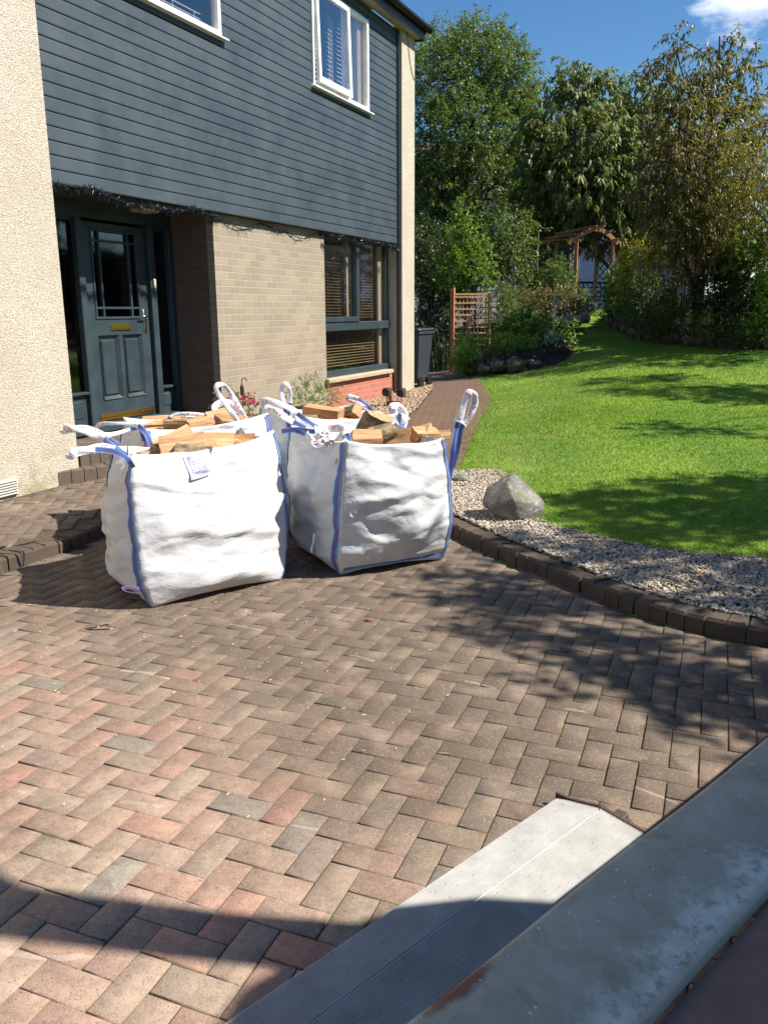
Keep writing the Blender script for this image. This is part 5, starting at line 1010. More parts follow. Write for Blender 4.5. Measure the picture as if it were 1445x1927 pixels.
class Bag:
    def __init__(s, bot, top, seed, bulge=.075, sag=.035, label='', fill=.60, back=None):
        s.b = [np.array(p, float) for p in bot]; s.t = [np.array(p, float) for p in top]; s.seed = seed; s.bu = bulge; s.sag = sag
        s.c = sum(s.b)/4; s.c[2] = 0; s.fill = fill
        s.th = Thing('bulk_bag', s.c, label, 'bulk bag', 'woven sacks of firewood on the driveway')
    def S(s, t, v, out=0.0):
        i = int(math.floor(t)) % 4; f = t-math.floor(t); j = (i+1) % 4
        def crn(k):
            p = s.b[k]*(1-v)+s.t[k]*v; d = p[:2]-s.c[:2]; d = d/np.linalg.norm(d); k2 = math.sin(math.pi*min(1, v*1.02))**.8*.035-max(0, .16-v)**1.5*.45
            return p+np.array([d[0]*k2, d[1]*k2, 0])
        A, B = crn(i), crn(j); p = A*(1-f)+B*f; e = B-A; n = np.array([e[1], -e[0], 0]); n /= np.linalg.norm(n)
        if n@(p-s.c) < 0: n = -n
        g = 1-abs(2*f-1)**2.4; bl = s.bu*g*(math.sin(math.pi*min(1, v**.8*.97+.03))**.75)
        q = p+n*(bl+out)
        nn = Vector((q[0]*2.1+s.seed*7, q[1]*2.1, q[2]*4.6)); amp = min(1, v*5+.25)*(.35+.65*g)
        w = noise.noise(nn)*.040+(abs(noise.noise(Vector((q[0]*3+s.seed, q[1]*3, q[2]*8))))-.2)*-.045+noise.noise(nn*3.1)*.012
        # crisp horizontal folds that start at the corner seams
        fold = (1-abs(2*f-1))**.5; w += -.016*max(0, 1-abs(math.sin(q[2]*19+3*noise.noise(Vector((f*3, q[2]*2, s.seed)))))*3.2)*(1-fold*.55)
        vd = noise.voronoi(Vector((q[0]*3.4+s.seed*5, q[1]*3.4, q[2]*3.6)))[0]; w += (.42-vd[0])*.045+(vd[1]-vd[0])*-.010
        q = q+n*w*amp
        q[2] += -s.sag*g*max(0, v-.55)/.45+noise.noise(Vector((q[0]*5, q[1]*5, s.seed)))*.012*v+.01*max(0, 1-v*8)*g*3
        q[2] = max(q[2], .004)
        return q
    def build(s):
        NT_, NV = 176, 58; mb = MB(); us = [4*i/NT_ for i in range(NT_)]
        for k in range(NV+1):
            v = k/NV
            for u in us: mb.v.append(tuple(s.S(u, v)))
        for k in range(NV):
            for i in range(NT_): a = k*NT_+i; b = k*NT_+(i+1) % NT_; mb.f.append((a, b, b+NT_, a+NT_))
        # hem rolled over, then the inside down to the logs
        o = len(mb.v); rings = [(-.012, .006), (-.016, -.03), (-.02, -.10), (-.03, -.25), (-.03, -.45)]
        for dn, dz in rings:
            for u in us:
                p = s.S(u, 1.0); d = s.c[:2]-p[:2]; d /= np.linalg.norm(d); mb.v.append((p[0]-d[0]*dn, p[1]-d[1]*dn, max(p[2]+dz, .05)))
        for r_ in range(len(rings)):
            a0 = NV*NT_ if r_ == 0 else o+(r_-1)*NT_; b0 = o+r_*NT_
            for i in range(NT_): mb.f.append((a0+i, a0+(i+1) % NT_, b0+(i+1) % NT_, b0+i))
        mb.v.append((s.c[0], s.c[1], .012)); c0 = len(mb.v)-1; mb.f += [((i+1) % NT_, i, c0) for i in range(NT_)]
        mb.mi = [0]*len(mb.f); s.body = s.th.part('sack', mb, M['bag'], smooth=True); return s
    def strap(s, t0, v0=.0, v1=1.0, w=.036, horiz=None):
        mb = MB(); mb.uv = []; n = 40
        for k in range(n+1):
            q = k/n
            if horiz is None: v = v0+(v1-v0)*q; row = [s.S(t0+e*w*.8, v, .006+.003*(abs(e) < .5)) for e in (-1, -.33, .33, 1)]
            else:
                u = v0+(v1-v0)*q; a = s.S(u, horiz, .010); row = [a+np.array([0, 0, e*.026+.02])+s.n_at(u)*(.006-.012*abs(e)) for e in (-1, -.33, .33, 1)]
            for r_, e in zip(row, (0, .33, .66, 1)): mb.v.append(tuple(r_)); mb.uv.append((q*(.85 if horiz is None else .8), e))
        for k in range(n):
            for j in range(3): a = k*4+j; mb.f.append((a, a+1, a+5, a+4))
        mb.mi = [0]*len(mb.f); s.th.part('strap', mb, M['strap'], smooth=True)
    def n_at(s, u):
        i = int(math.floor(u)) % 4; e = s.b[(i+1) % 4]-s.b[i]; n = np.array([e[1], -e[0], 0]); n /= np.linalg.norm(n); return n if n@(s.b[i]-s.c) > 0 else -n
    def handle(s, pts, r_=.024, w0=.016, seed=0, u0=.16, u1=.84):
        """a lifting loop: webbing ends, crumpled white sleeve over the middle"""
        pts = smoothpts(pts, 9); n = len(pts); a, b = int(n*u0), int(n*u1); m = MB(); m.uv = []
        def rib(lo, hi):
            o = len(m.v)
            for k in range(lo, hi+1):
                p = pts[k]; d = pts[min(k+1, n-1)]-pts[max(k-1, 0)]; d = d/np.linalg.norm(d); sd = np.cross(d, fv+.3*np.array([math.sin(k*.3+seed), math.cos(k*.3), 0])); sd /= np.linalg.norm(sd)+1e-9
                for e in (-1, -.33, .33, 1): m.v.append(tuple(p+sd*e*w0*.95)); m.uv.append((k*.03, (e+1)/2))
            for k in range(hi-lo):
                for j in range(3): q = o+k*4+j; m.f.append((q, q+1, q+5, q+4)); m.mi.append(0)
        for lo, hi in ((0, a+1), (b-1, n-1)):
            if hi-lo > 2: rib(lo, hi); s.th.part('handle', m, M['strap'], smooth=True); m = MB(); m.uv = []
        sm = MB(); sm.uv = []; N = 14; random.seed(seed+11); last = b-a
        for k in range(a, b+1):
            p = pts[k]; d = pts[min(k+1, n-1)]-pts[max(k-1, 0)]; d = d/np.linalg.norm(d); x = np.cross(d, fv+np.array([.25, .1, .3])*math.sin(k*.35+seed)); x /= np.linalg.norm(x)+1e-9; y = np.cross(d, x); e = (k-a)/last
            rr = r_*.86*(1+.14*math.sin(k*.31+seed))*(.95 if 0 < k-a < last else 1.15)
            for q in range(N):
                t = 2*math.pi*q/N; cr_ = 1+.22*noise.noise(Vector((math.cos(t)*1.2+seed, math.sin(t)*1.2, k*.12)))+.13*noise.noise(Vector((math.cos(t)*3.5, math.sin(t)*3.5+seed, k*.3)))
                sm.v.append(tuple(p+(x*math.cos(t)*1.25+y*math.sin(t)*.36)*rr*cr_)); sm.uv.append((e*.42, q/N))
        for k in range(last):
            for q in range(N): sm.f.append((k*N+q, k*N+(q+1) % N, (k+1)*N+(q+1) % N, (k+1)*N+q))
        sm.mi = [0]*len(sm.f); s.th.part('handle_sleeve', sm, M['sleeve'], smooth=True)
def rect4(A, B, depth):
    A, B = np.array(A[:2]), np.array(B[:2]); e = B-A; n = np.array([-e[1], e[0]])/np.linalg.norm(e); C = B+n*depth; D_ = A+n*depth; return [np.array([*q, .0]) for q in (A, B, C, D_)]
def top4(A, B, C, D_): return [np.array(q, float) for q in (A, B, C, D_)]
b1 = rect4(gnd(283, 1147), gnd(538, 1092), .66)
bag1 = Bag(b1, top4(gnd(246, 858, .85), gnd(516, 812, .875), (-3.20, 4.74, .82), (-3.50, 3.84, .80)), 1, .085, .045, 'nearest white woven sack of split logs with a paper label on its front').build()
b2 = rect4(gnd(638, 1086), gnd(840, 1054), .78)
bag2 = Bag(b2, top4(gnd(653, 833, .85), gnd(838, 826, .82), (-2.30, 5.36, .82), (-2.82, 4.78, .84)), 2, .085, .03, 'white woven log sack with a blue and red strap along its foot').build()
b3 = [np.array((*q, 0.0)) for q in ((-3.62, 4.22), (-3.16, 4.98), (-3.78, 5.32), (-4.14, 4.66))]
bag3 = Bag(b3, top4((-3.57, 4.22, .85), (-3.1, 4.97, .885), (-3.76, 5.36, .86), (-4.18, 4.70, .84)), 3, .06, .035, 'white woven sack of logs behind the nearest one, next to the front door').build()
b4 = [np.array((*q, 0.0)) for q in ((-2.93, 5.05), (-2.38, 5.62), (-2.98, 6.1), (-3.5, 5.52))]
bag4 = Bag(b4, top4((-2.97, 5.08, .86), (-2.36, 5.62, .85), (-2.98, 6.14, .84), (-3.54, 5.54, .86)), 4, .06, .035, 'white woven sack of logs farthest right at the back, nearest the brick path').build()
for bg_, lst in ((bag1, (3.965, 1.02, 2.0, 3.0)), (bag2, (3.955, 1.0, 2.0, 3.0)), (bag3, (0.02, 1.0, 2.0, 3.0)), (bag4, (0.0, 1.0, 2.0, 3.0))):
    for t0 in lst: bg_.strap(t0, .02, .995)
bag2.strap(0, .03, .97, horiz=.035)
def PP(lst): return [P(*q) for q in lst]
bag1.handle(PP([(252, 880, 4.25), (238, 862, 4.24), (215, 850, 4.24), (180, 846, 4.22), (148, 848, 4.2), (133, 858, 4.2), (150, 852, 4.3), (190, 842, 4.34), (222, 848, 4.36), (240, 858, 4.4)]), .020, seed=1, u0=.34, u1=.86)
bag1.handle(PP([(230, 850, 4.85), (214, 840, 4.8), (190, 825, 4.8), (160, 812, 4.8), (128, 807, 4.8), (122, 812, 4.86), (150, 806, 4.95), (185, 815, 4.98), (215, 832, 4.98), (232, 845, 5.0)]), .021, seed=2, u0=.2, u1=.85)
bag1.handle(PP([(285, 838, 4.9), (275, 815, 4.95), (255, 800, 5.0), (215, 797, 5.05), (187, 800, 5.1), (184, 812, 5.15), (205, 818, 5.2), (240, 810, 5.3), (262, 806, 5.3), (272, 830, 5.3)]), .012, seed=3, u0=.2, u1=.8)
bag3.handle(PP([(455, 815, 5.85), (448, 795, 5.85), (428, 765, 5.9), (408, 735, 5.9), (411, 724, 5.92), (424, 727, 5.95), (442, 752, 5.95), (460, 783, 5.95), (470, 800, 5.95), (472, 820, 5.95)]), .017, seed=4, u0=.12, u1=.86)
bag3.handle(PP([(425, 800, 6.35), (415, 785, 6.35), (403, 768, 6.35), (412, 760, 6.38), (430, 758, 6.4), (445, 770, 6.4), (450, 790, 6.42), (448, 805, 6.45)]), .025, seed=5)
bag3.handle(PP([(320, 800, 6.0), (318, 790, 6.0), (330, 780, 6.0), (360, 779, 6.0), (395, 782, 6.02), (400, 792, 6.05), (402, 806, 6.1)]), .012, seed=6, u0=.25, u1=.9)
bag2.handle(PP([(548, 830, 5.5), (545, 805, 5.5), (540, 785, 5.5), (532, 750, 5.5), (530, 732, 5.5), (537, 723, 5.5), (545, 735, 5.5), (545, 765, 5.5), (541, 790, 5.52), (545, 815, 5.55)]), .015, seed=7, u0=.3, u1=.75)
bag2.handle(PP([(612, 815, 5.35), (590, 800, 5.4), (568, 785, 5.4), (540, 766, 5.4), (503, 755, 5.4), (497, 762, 5.42), (515, 772, 5.45), (545, 790, 5.5), (575, 805, 5.5)]), .022, seed=8, u0=.3, u1=.9)
bag2.handle(PP([(530, 812, 5.0), (560, 808, 4.98), (590, 812, 4.93), (620, 806, 4.93), (645, 808, 4.9), (655, 822, 4.88), (662, 845, 4.86), (660, 870, 4.86)]), .026, seed=9, u0=.3, u1=.66)
bag2.handle(PP([(655, 840, 4.9), (640, 822, 4.9), (622, 822, 4.88), (607, 830, 4.86), (596, 838, 4.86), (585, 826, 4.9), (570, 815, 4.95), (548, 808, 5.0)]), .020, seed=10, u0=.05, u1=.8)
bag2.handle(PP([(846, 905, 5.1), (849, 870, 5.1), (853, 835, 5.1), (860, 800, 5.12), (868, 775, 5.12), (876, 748, 5.12), (884, 738, 5.12), (892, 745, 5.13), (890, 765, 5.15), (880, 790, 5.15), (868, 805, 5.15), (862, 840, 5.15), (852, 880, 5.16)]), .021, seed=11, u0=.27, u1=.80)
bag4.handle(PP([(752, 820, 6.15), (748, 800, 6.15), (742, 780, 6.15), (738, 768, 6.15), (748, 764, 6.18), (756, 775, 6.2), (765, 800, 6.2), (768, 815, 6.2)]), .030, seed=12, u0=.2, u1=.8)
bag4.handle(PP([(700, 775, 6.9), (690, 762, 6.9), (675, 752, 6.9), (658, 746, 6.9), (655, 752, 6.92), (672, 756, 6.95), (695, 768, 6.95), (712, 782, 6.95)]), .017, seed=13, u0=.3, u1=.8)
bag4.handle(PP([(735, 800, 6.6), (722, 782, 6.6), (700, 777, 6.6), (672, 778, 6.6), (664, 788, 6.6), (674, 800, 6.62), (700, 795, 6.65), (735, 790, 6.7)]), .017, seed=14, u0=.1, u1=.85)
bag4.handle(PP([(765, 850, 6.2), (790, 830, 6.2), (815, 818, 6.25), (830, 822, 6.3), (828, 832, 6.35), (800, 840, 6.4)]), .012, seed=15, u0=.1, u1=.9)
# gathered cloth knots where the loops leave the rim
for bg_, px, py, f_, r_ in ((bag3, 465, 805, 5.95, .045), (bag4, 750, 800, 6.15, .05), (bag2, 612, 826, 4.9, .035)):
    rm = rock_mb(P(px, py, f_), (r_, r_, r_*1.15), int(px), sub=4, rough=.8, freq=2.6); bg_.th.part('gathered_cloth', rm, M['bag'], smooth=True)
# tag on the nearest bag
a_, b_, c_, d__ = [bag1.S(u, v, .007) for u, v in ((.335, .985), (.475, .985), (.47, .83), (.345, .845))]
lm = MB(); g7 = 9
for jj in range(g7+1):
    for ii in range(g7+1):
        u_, v_ = .335+.14*ii/g7, .985-(.145+.02*(1-ii/g7))*jj/g7; lm.v.append(tuple(bag1.S(u_, v_, .006+.012*(jj/g7)**2)))
lm.f = [(j_*(g7+1)+i_, j_*(g7+1)+i_+1, (j_+1)*(g7+1)+i_+1, (j_+1)*(g7+1)+i_) for j_ in range(g7) for i_ in range(g7)]; lm.mi = [0]*len(lm.f)
def lerp2(u, v): return bag1.S(.335+.14*u, .985-(.145+.02*(1-u))*v, .0085+.012*v*v)
lab = bag1.th.part('paper_label', lm, simple('label_white', (.40, .41, .56), .5))
tm = MB()
for k in range(9):
    for j in range(5):
        u0_, u1_ = .12+j*.155, .12+j*.155+random.uniform(.05, .13); v0_ = .2+k*.078; tm.add([lerp2(u0_, v0_), lerp2(u1_, v0_), lerp2(u1_, v0_+.03), lerp2(u0_, v0_+.03)], [(0, 1, 2, 3)])
bag1.th.part('print', tm, simple('grey_print', (.20, .22, .38), .7), lab)
tm = MB(); tm.tube([lerp2(.2+.07*math.cos(t), .09+.05*math.sin(t)) for t in np.linspace(0, 6.28, 12)], .0022, 4); bag1.th.part('print', tm, simple('red_print', (.65, .08, .12), .6), lab)
hp('wall_fixing', rock_mb((XF+.004, 4.66, .78), (.012, .014, .014), 3, sub=2), M['black'], w1)
# a strap loop lying on the ground by the nearest bag
sm = MB().tube(smoothpts(PP([(262, 1110, 4.05), (245, 1105, 4.0), (232, 1108, 3.98), (240, 1114, 3.97), (265, 1118, 3.98)]), 5), .012, 6, flat=.3)
sm.v = [(x, y, max(z, .008)) for x, y, z in sm.v]; bag1.th.part('base_loop', sm, simple('mauve_webbing', (.10, .07, .14), .8))
# ------------------------------------------------------------------ logs
def m_wood(name, a, b, c):
    t = NT(name); p = t.obj(); g = t.mapv(p, (3, 34, 34)); n = t.noise(g, 1.6, 6, .65); n2 = t.noise(p, 7, 3); r_ = t.n('ObjectInfo').outputs['Random']
    col = t.ramp(n, [(.25, tuple(x*.55 for x in a)), (.42, a), (.55, b), (.74, c)]); col = t.mix(t.ramp(n2, [(.4, (0,)*3), (.7, (.45,)*3)]), col, tuple(x*.6 for x in a)); col = t.mix(t.math('MULTIPLY', r_, .5), col, (.40, .19, .09))
    t.set(col, .72); t.bump(n, .7, .012); return t.m
M['wood'] = m_wood('split_wood', (.44, .24, .11), (.66, .42, .21), (.80, .60, .34)); M['woodend'] = m_wood('log_end', (.40, .21, .10), (.58, .36, .19), (.68, .46, .27))
def m_bark2():
    t = NT('log_bark'); p = t.obj(); n = t.noise(t.mapv(p, (1, 1.5, 1.5)), 14, 6, .7); n2 = t.noise(p, 40, 4)
    c = t.ramp(n, [(.32, (.06, .045, .03)), (.48, (.20, .15, .085)), (.62, (.36, .28, .16)), (.75, (.24, .24, .12))]); t.set(c, .9); t.bump(n, .9, .02); return t.m
M['logbark'] = m_bark2()
def log_mesh(seed, L_, r_, kind):
    rs = random.Random(seed); ns = 7
    if kind == 'block': sec = [(-.5, -.32), (.5, -.34), (.52, .3), (-.48, .34)]; bark = [0, 0, 0, 0]
    elif kind == 'round': sec = [(math.cos(t)*.5*(1+rs.uniform(-.06, .06)), math.sin(t)*.46*(1+rs.uniform(-.06, .06))) for t in np.linspace(0, 2*math.pi, 15)[:-1]]; bark = [1]*14
    elif kind == 'half':
        ar_ = [(math.cos(t)*.55, math.sin(t)*.5) for t in np.linspace(0, math.pi, 9)]; sec = ar_+[(rs.uniform(-.1, .1), -.05)]; bark = [1]*8+[0]*2
    elif kind == 'bark_wedge':
        ar_ = [(math.cos(t)*.62-.1, math.sin(t)*.62-.1) for t in np.linspace(-.1, 1.75, 7)]; sec = ar_+[(-.25, -.22)]; bark = [1]*6+[0]*2
    else:
        k = rs.uniform(.75, 1.15); sec = [(-.5, -.3), (.1, -.36+rs.uniform(-.1, .1)), (.55*k, -.2), (rs.uniform(-.2, .15), .48*k), (-.35, .2)]; bark = [0]*5
    n = len(sec); sub = []
    bk = []
    for i in range(n):                      # refine the section
        p, q = sec[i], sec[(i+1) % n]; m = 2 if kind in ('round', 'half') else 4
        for j in range(m): sub.append((p[0]+(q[0]-p[0])*j/m, p[1]+(q[1]-p[1])*j/m)); bk.append(bark[i])
    n = len(sub); mb = MB(); nx = 12; tw = rs.uniform(-.15, .15); tp = rs.uniform(-.12, .12)
    for i in range(nx+1):
        x = (i/nx-.5)*L_; a = tw*(i/nx-.5); sc = r_*2*(1+tp*(i/nx-.5))
        for (y, z) in sub:
            w = 1+.08*noise.noise(Vector((y*3+seed, z*3, x*6)))+.02*noise.noise(Vector((y*12+seed, z*12, x*14))); yy, zz = y*sc*w, z*sc*w; mb.v.append((x+.012*noise.noise(Vector((y*4, z*4, seed+i//nx*5))), yy*math.cos(a)-zz*math.sin(a), yy*math.sin(a)+zz*math.cos(a)))
    for i in range(nx):
        for j in range(n): mb.f.append((i*n+j, i*n+(j+1) % n, (i+1)*n+(j+1) % n, (i+1)*n+j)); mb.mi.append(2 if bk[j] else 0)
    mb.f += [tuple(range(n))[::-1], tuple(nx*n+j for j in range(n))]; mb.mi += [1, 1]
    return mb.mesh('firewood_log', [M['wood'], M['woodend'], M['logbark']])
logcache = {}
def log(c, L_, r_, kind, yaw, pitch, roll, label, group, seed=0):
    key = (kind, round(L_, 2), round(r_, 2), seed % 5)
    if key not in logcache: logcache[key] = log_mesh(seed+3, L_, r_, kind)
    o = link('firewood_log', logcache[key], None, tuple(c)); o.rotation_euler = (R(roll), R(-pitch), R(yaw)); return tag(o, label, 'log', group)
groups = {1: 'logs in the nearest sack', 2: 'logs in the right sack', 3: 'logs in the sack by the door', 4: 'logs in the back right sack'}
VD = 114.1    # heading of the view
heroes = [
 (1, 322, 835, 4.85, .30, .068, 'wedge', 30+VD-70, 18, 10, 'big pale split log pointing up to the right, leftmost in the nearest sack'),
 (1, 345, 845, 4.72, .30, .066, 'wedge', 12+VD-90, 6, 100, 'yellow split log in the middle of the nearest sack'),
 (1, 405, 838, 5.0, .27, .062, 'wedge', VD-85, -4, 200, 'reddish rough split log at the right of the nearest sack'),
 (1, 385, 850, 4.82, .16, .06, 'block', VD-60, 0, 20, 'short orange block with its end towards the front of the nearest sack'),
 (1, 365, 858, 4.7, .24, .05, 'bark_wedge', VD-80, -6, 60, 'low orange split log behind the label of the nearest sack'),
 (1, 290, 856, 4.75, .2, .05, 'wedge', VD-60, 8, 40, 'dark ended split log at the left rim of the nearest sack'),
 (1, 450, 836, 5.2, .24, .05, 'wedge', VD-75, 2, 130, 'orange split log half hidden at the right rim of the nearest sack'),
 (3, 310, 800, 6.1, .36, .05, 'wedge', VD-88, 2, 90, 'long flat orange log nearest the front door'),
 (3, 372, 803, 5.85, .26, .05, 'bark_wedge', VD-95, -3, 30, 'tan split log in the middle of the sack by the door'),
 (3, 393, 792, 6.1, .2, .055, 'wedge', VD-70, 12, 60, 'brownish split log at the back of the sack by the door'),
 (3, 375, 800, 5.75, .18, .045, 'wedge', VD-60, 10, 0, 'small pale wedge in front in the sack by the door'),
 (3, 412, 795, 6.05, .2, .065, 'block', VD-50, 6, 35, 'orange block with a dark side at the right of the sack by the door'),
 (3, 432, 797, 5.95, .26, .045, 'wedge', VD-88, -6, 20, 'long orange log at the right rim of the sack by the door'),
 (3, 340, 806, 5.8, .26, .05, 'bark_wedge', VD-80, 0, 20, 'split log by the front rim of the sack by the door'),
 (4, 608, 782, 6.25, .33, .068, 'block', VD-104, -7, 4, 'big smooth squared orange log standing highest in the back right sack'),
 (4, 655, 787, 6.45, .26, .075, 'bark_wedge', VD-120, 18, 60, 'bark covered log just right of the squared orange one'),
 (4, 640, 795, 6.3, .24, .06, 'half', VD-60, 4, 180, 'hollow curved log in the middle of the back right sack'),
 (4, 575, 795, 6.1, .2, .05, 'wedge', VD-90, 0, 40, 'small orange log under the left end of the squared one'),
 (2, 697, 808, 5.35, .27, .085, 'half', VD-118, 58, 150, 'upright mossy barked half log, tallest in the right sack'),
 (2, 715, 820, 5.25, .2, .06, 'round', VD-60, 10, 0, 'yellow fibrous log end beside the barked half log'),
 (2, 740, 826, 5.3, .22, .065, 'wedge', VD-70, 4, 160, 'pale torn log in the middle of the right sack'),
 (2, 775, 818, 5.45, .28, .07, 'half', VD-110, 16, 200, 'ribbed brown split log leaning to the right in the right sack'),
 (2, 800, 824, 5.4, .22, .055, 'wedge', VD-60, -6, 80, 'curved brown log near the right rim of the right sack'),
 (2, 825, 826, 5.45, .18, .05, 'wedge', VD-80, 6, 20, 'small orange wedge at the right rim of the right sack'),
 (2, 690, 830, 5.15, .22, .055, 'wedge', VD-80, 0, 20, 'low orange log at the foot of the barked half log')]
for i, (b, px, py, f_, L_, r_, kind, yw, pt, rl, lb) in enumerate(heroes): log(P(px, py, f_)+np.array([0, 0, .012]), L_*.85, r_*1.12, kind, yw, pt, rl, lb, groups[b], i)
for b, bg_ in ((1, bag1), (2, bag2), (3, bag3), (4, bag4)):
    for i in range(17):
        u, v = (i % 4+.5)/4, (i//4+.5)/4 if i < 16 else .5; u = min(max(u+random.uniform(-.06, .06), .17), .83); v = min(max(v+random.uniform(-.06, .06), .17), .83)
        A, B, C_, D_ = bg_.t; p = (A*(1-u)+B*u)*(1-v)+(D_*(1-u)+C_*u)*v; p[2] -= random.uniform(.10, .16)
        log(p, random.choice([.24, .28]), random.choice([.055, .065]), random.choice(['wedge', 'wedge', 'bark_wedge', 'half', 'bark_wedge']), random.uniform(0, 360), random.uniform(-10, 10), random.uniform(0, 360), 'split log low among the others in the '+{1: 'nearest sack', 2: 'right sack', 3: 'sack by the door', 4: 'back right sack'}[b], 'lower '+groups[b], i)
# ------------------------------------------------------------------ pots by the house wall
def pot(c, r0_, r1_, h, mat, label, cat='plant pot', sq=False):
    t = Thing('plant_pot', c, label, cat); m = MB()
    if sq: m.box((c[0]-.16, c[1]-.3, c[2]), (c[0]+.16, c[1]+.3, c[2]+h), bev=.02); m.box((c[0]-.18, c[1]-.32, c[2]+h-.04), (c[0]+.18, c[1]+.32, c[2]+h+.003), bev=.01)
    else: m.lathe(c, [(r0_, 0), (r1_, h), (r1_*1.06, h), (r1_*1.06, h-.03), (r1_, h-.031)][0:2]+[(r1_*1.07, h), (r1_*1.07, h+.02), (r1_*.9, h+.02), (r1_*.88, h-.02)], 24)
    t.part('container', m, mat, smooth=not sq); m = MB()
    m.lathe((c[0], c[1], c[2]+h-.03), [(.01, .0), (r1_*.87, .0), (r1_*.87, .01), (.01, .015)], 16) if not sq else m.box((c[0]-.15, c[1]-.29, c[2]+h-.02), (c[0]+.15, c[1]+.29, c[2]+h+.006)); t.part('compost', m, M['soil']); return t
navy = simple('navy_glaze', (.012, .016, .05), .2)
def potplant(t, cents, leaf, size, twigs, per, tl, spread=1, ratio=.35, upb=.5, nm='foliage', curve=.1):
    pts, dr, tw, cid = clumps(cents, twigs, tl, per, upb); mb = twig_mb(tw, .9, .0022)
    t.part(nm, leaf_mesh(nm, pts, L[leaf], size, ratio, -.2, dr, spread, t.loc, curve, cid), None); return mb
pc = P(590, 770, 8.6); pc = np.array([-5.12, pc[1], t1(-5.12, pc[1])]); c1 = P(575, 785, 8.7); pt = pot(np.array([c1[0], c1[1], .3]), .15, .17, .30, navy, 'navy blue trough with a lavender like plant against the tan brick wall', sq=True)
q1 = c1+np.array([0, 0, 0]); cen = [(P(575, 752, 8.7), .2), (P(595, 748, 8.75), .22), (P(612, 752, 8.8), .18), (P(560, 748, 8.7), .14), (P(590, 735, 8.7), .15)]
pt.part('stems', potplant(pt, cen, 'bright', .03, 230, 16, .15, .5, .3), M['stem']); potplant(pt, [(P(585, 728, 8.7), .16), (P(605, 735, 8.8), .14), (P(560, 735, 8.7), .12)], 'dry', .02, 130, 10, .14, .5, .3, 1.2, 'seed_heads'); potplant(pt, [(P(622, 746, 8.8), .07), (P(630, 738, 8.8), .04)], 'lilac', .02, 90, 7, .05, 1, .6, .3, 'flowers')
c2 = P(426, 776, 7.5); pf = pot(np.array([c2[0], c2[1], c2[2]-.09]), .08, .12, .11, M['black'], 'small black pot with dark red leaves just left of the pink flowers')
pf.part('stems', potplant(pf, [(P(412, 764, 7.5), .08), (P(420, 755, 7.5), .06), (P(440, 762, 7.5), .07)], 'bronze', .035, 300, 9, .07, 1, .5), M['stem'])
pf.part('pedestal', MB().lathe((c2[0], c2[1], .30), [(.09, 0), (.07, .02), (.05, .2), (.075, c2[2]-.09-.30)], 16), M['concrete'])
c3 = P(478, 790, 7.7); pk = pot(np.array([c3[0], c3[1], .28]), .15, .2, c3[2]-.28, M['black'], 'black tub overflowing with bright pink flowers below the hook')
pk.part('stems', potplant(pk, [(P(470, 770, 7.7), .15), (P(490, 775, 7.7), .14), (P(455, 765, 7.7), .1), (P(500, 790, 7.6), .12), (P(515, 795, 7.6), .1)], 'bright', .03, 260, 12, .09, 1, .5), M['stem'])
potplant(pk, [(P(465, 758, 7.62), .1), (P(480, 768, 7.58), .12), (P(497, 768, 7.6), .08), (P(452, 755, 7.65), .06)], 'pink', .032, 190, 9, .05, 1.5, .9, .4, 'flowers')
hk = P(455, 716, 7.7); hb = Thing('shepherd_hook', (hk[0], hk[1], .3), 'thin black crook holding a small dark feeder against the tan bricks', 'hook'); e_ = rx
hb.part('rod', MB().tube([(hk[0]+e_[0]*.0, hk[1], .28), (hk[0]+.0, hk[1], hk[2]-.08), tuple(hk+e_*.0)]+[tuple(hk+e_*(.022-.022*math.cos(t))+np.array([0, 0, .022*math.sin(t)])) for t in np.linspace(.3, 3.6, 9)], .0045, 6), M['black'])
hb.part('feeder', MB().lathe(tuple(hk-np.array([0, 0, .13])), [(.004, .1), (.012, .085), (.018, .07), (.018, 0), (.02, -.005), (.004, -.01)], 12), simple('dark_bronze', (.05, .03, .025), .4))
# small brick ornament with two black spotlights by the wall end
oc = P(742, 742, 12.3); oz = t1(oc[0], oc[1]); ot = Thing('brick_block', (oc[0], oc[1], oz), 'broken red brick pieces by the foot of the roughcast wall end', 'brick')
ot.part('brick', MB().box((oc[0]-.1, oc[1]-.06, oz), (oc[0]+.1, oc[1]+.06, oz+.075), bev=.01), M['brick_red']); ot.part('brick', MB().box((oc[0]-.09, oc[1]-.02, oz+.076), (oc[0]-.03, oc[1]+.05, oz+.21), bev=.01), M['brick_red'])
for px, py, lb in ((728, 738, 'black garden spotlight left of the red bricks'), (755, 739, 'black garden spotlight right of the red bricks')):
    c = P(px, py, 12.2); s_ = Thing('garden_spotlight', (c[0], c[1], oz), lb, 'spotlight'); s_.part('head', MB().lathe(tuple(c), [(.03, -.07), (.06, -.05), (.066, .03), (.07, .05), (.055, .05)], 16, axis='x'), M['black'], smooth=True); s_.part('spike', MB().tube([(c[0], c[1], oz-.03), tuple(c)], .008, 6), M['black'])
    s_.part('lens', MB().lathe((c[0]+.051, c[1], c[2]), [(.002, 0), (.05, 0), (.05, .002), (.002, .004)], 16, axis='x'), M['chrome'])
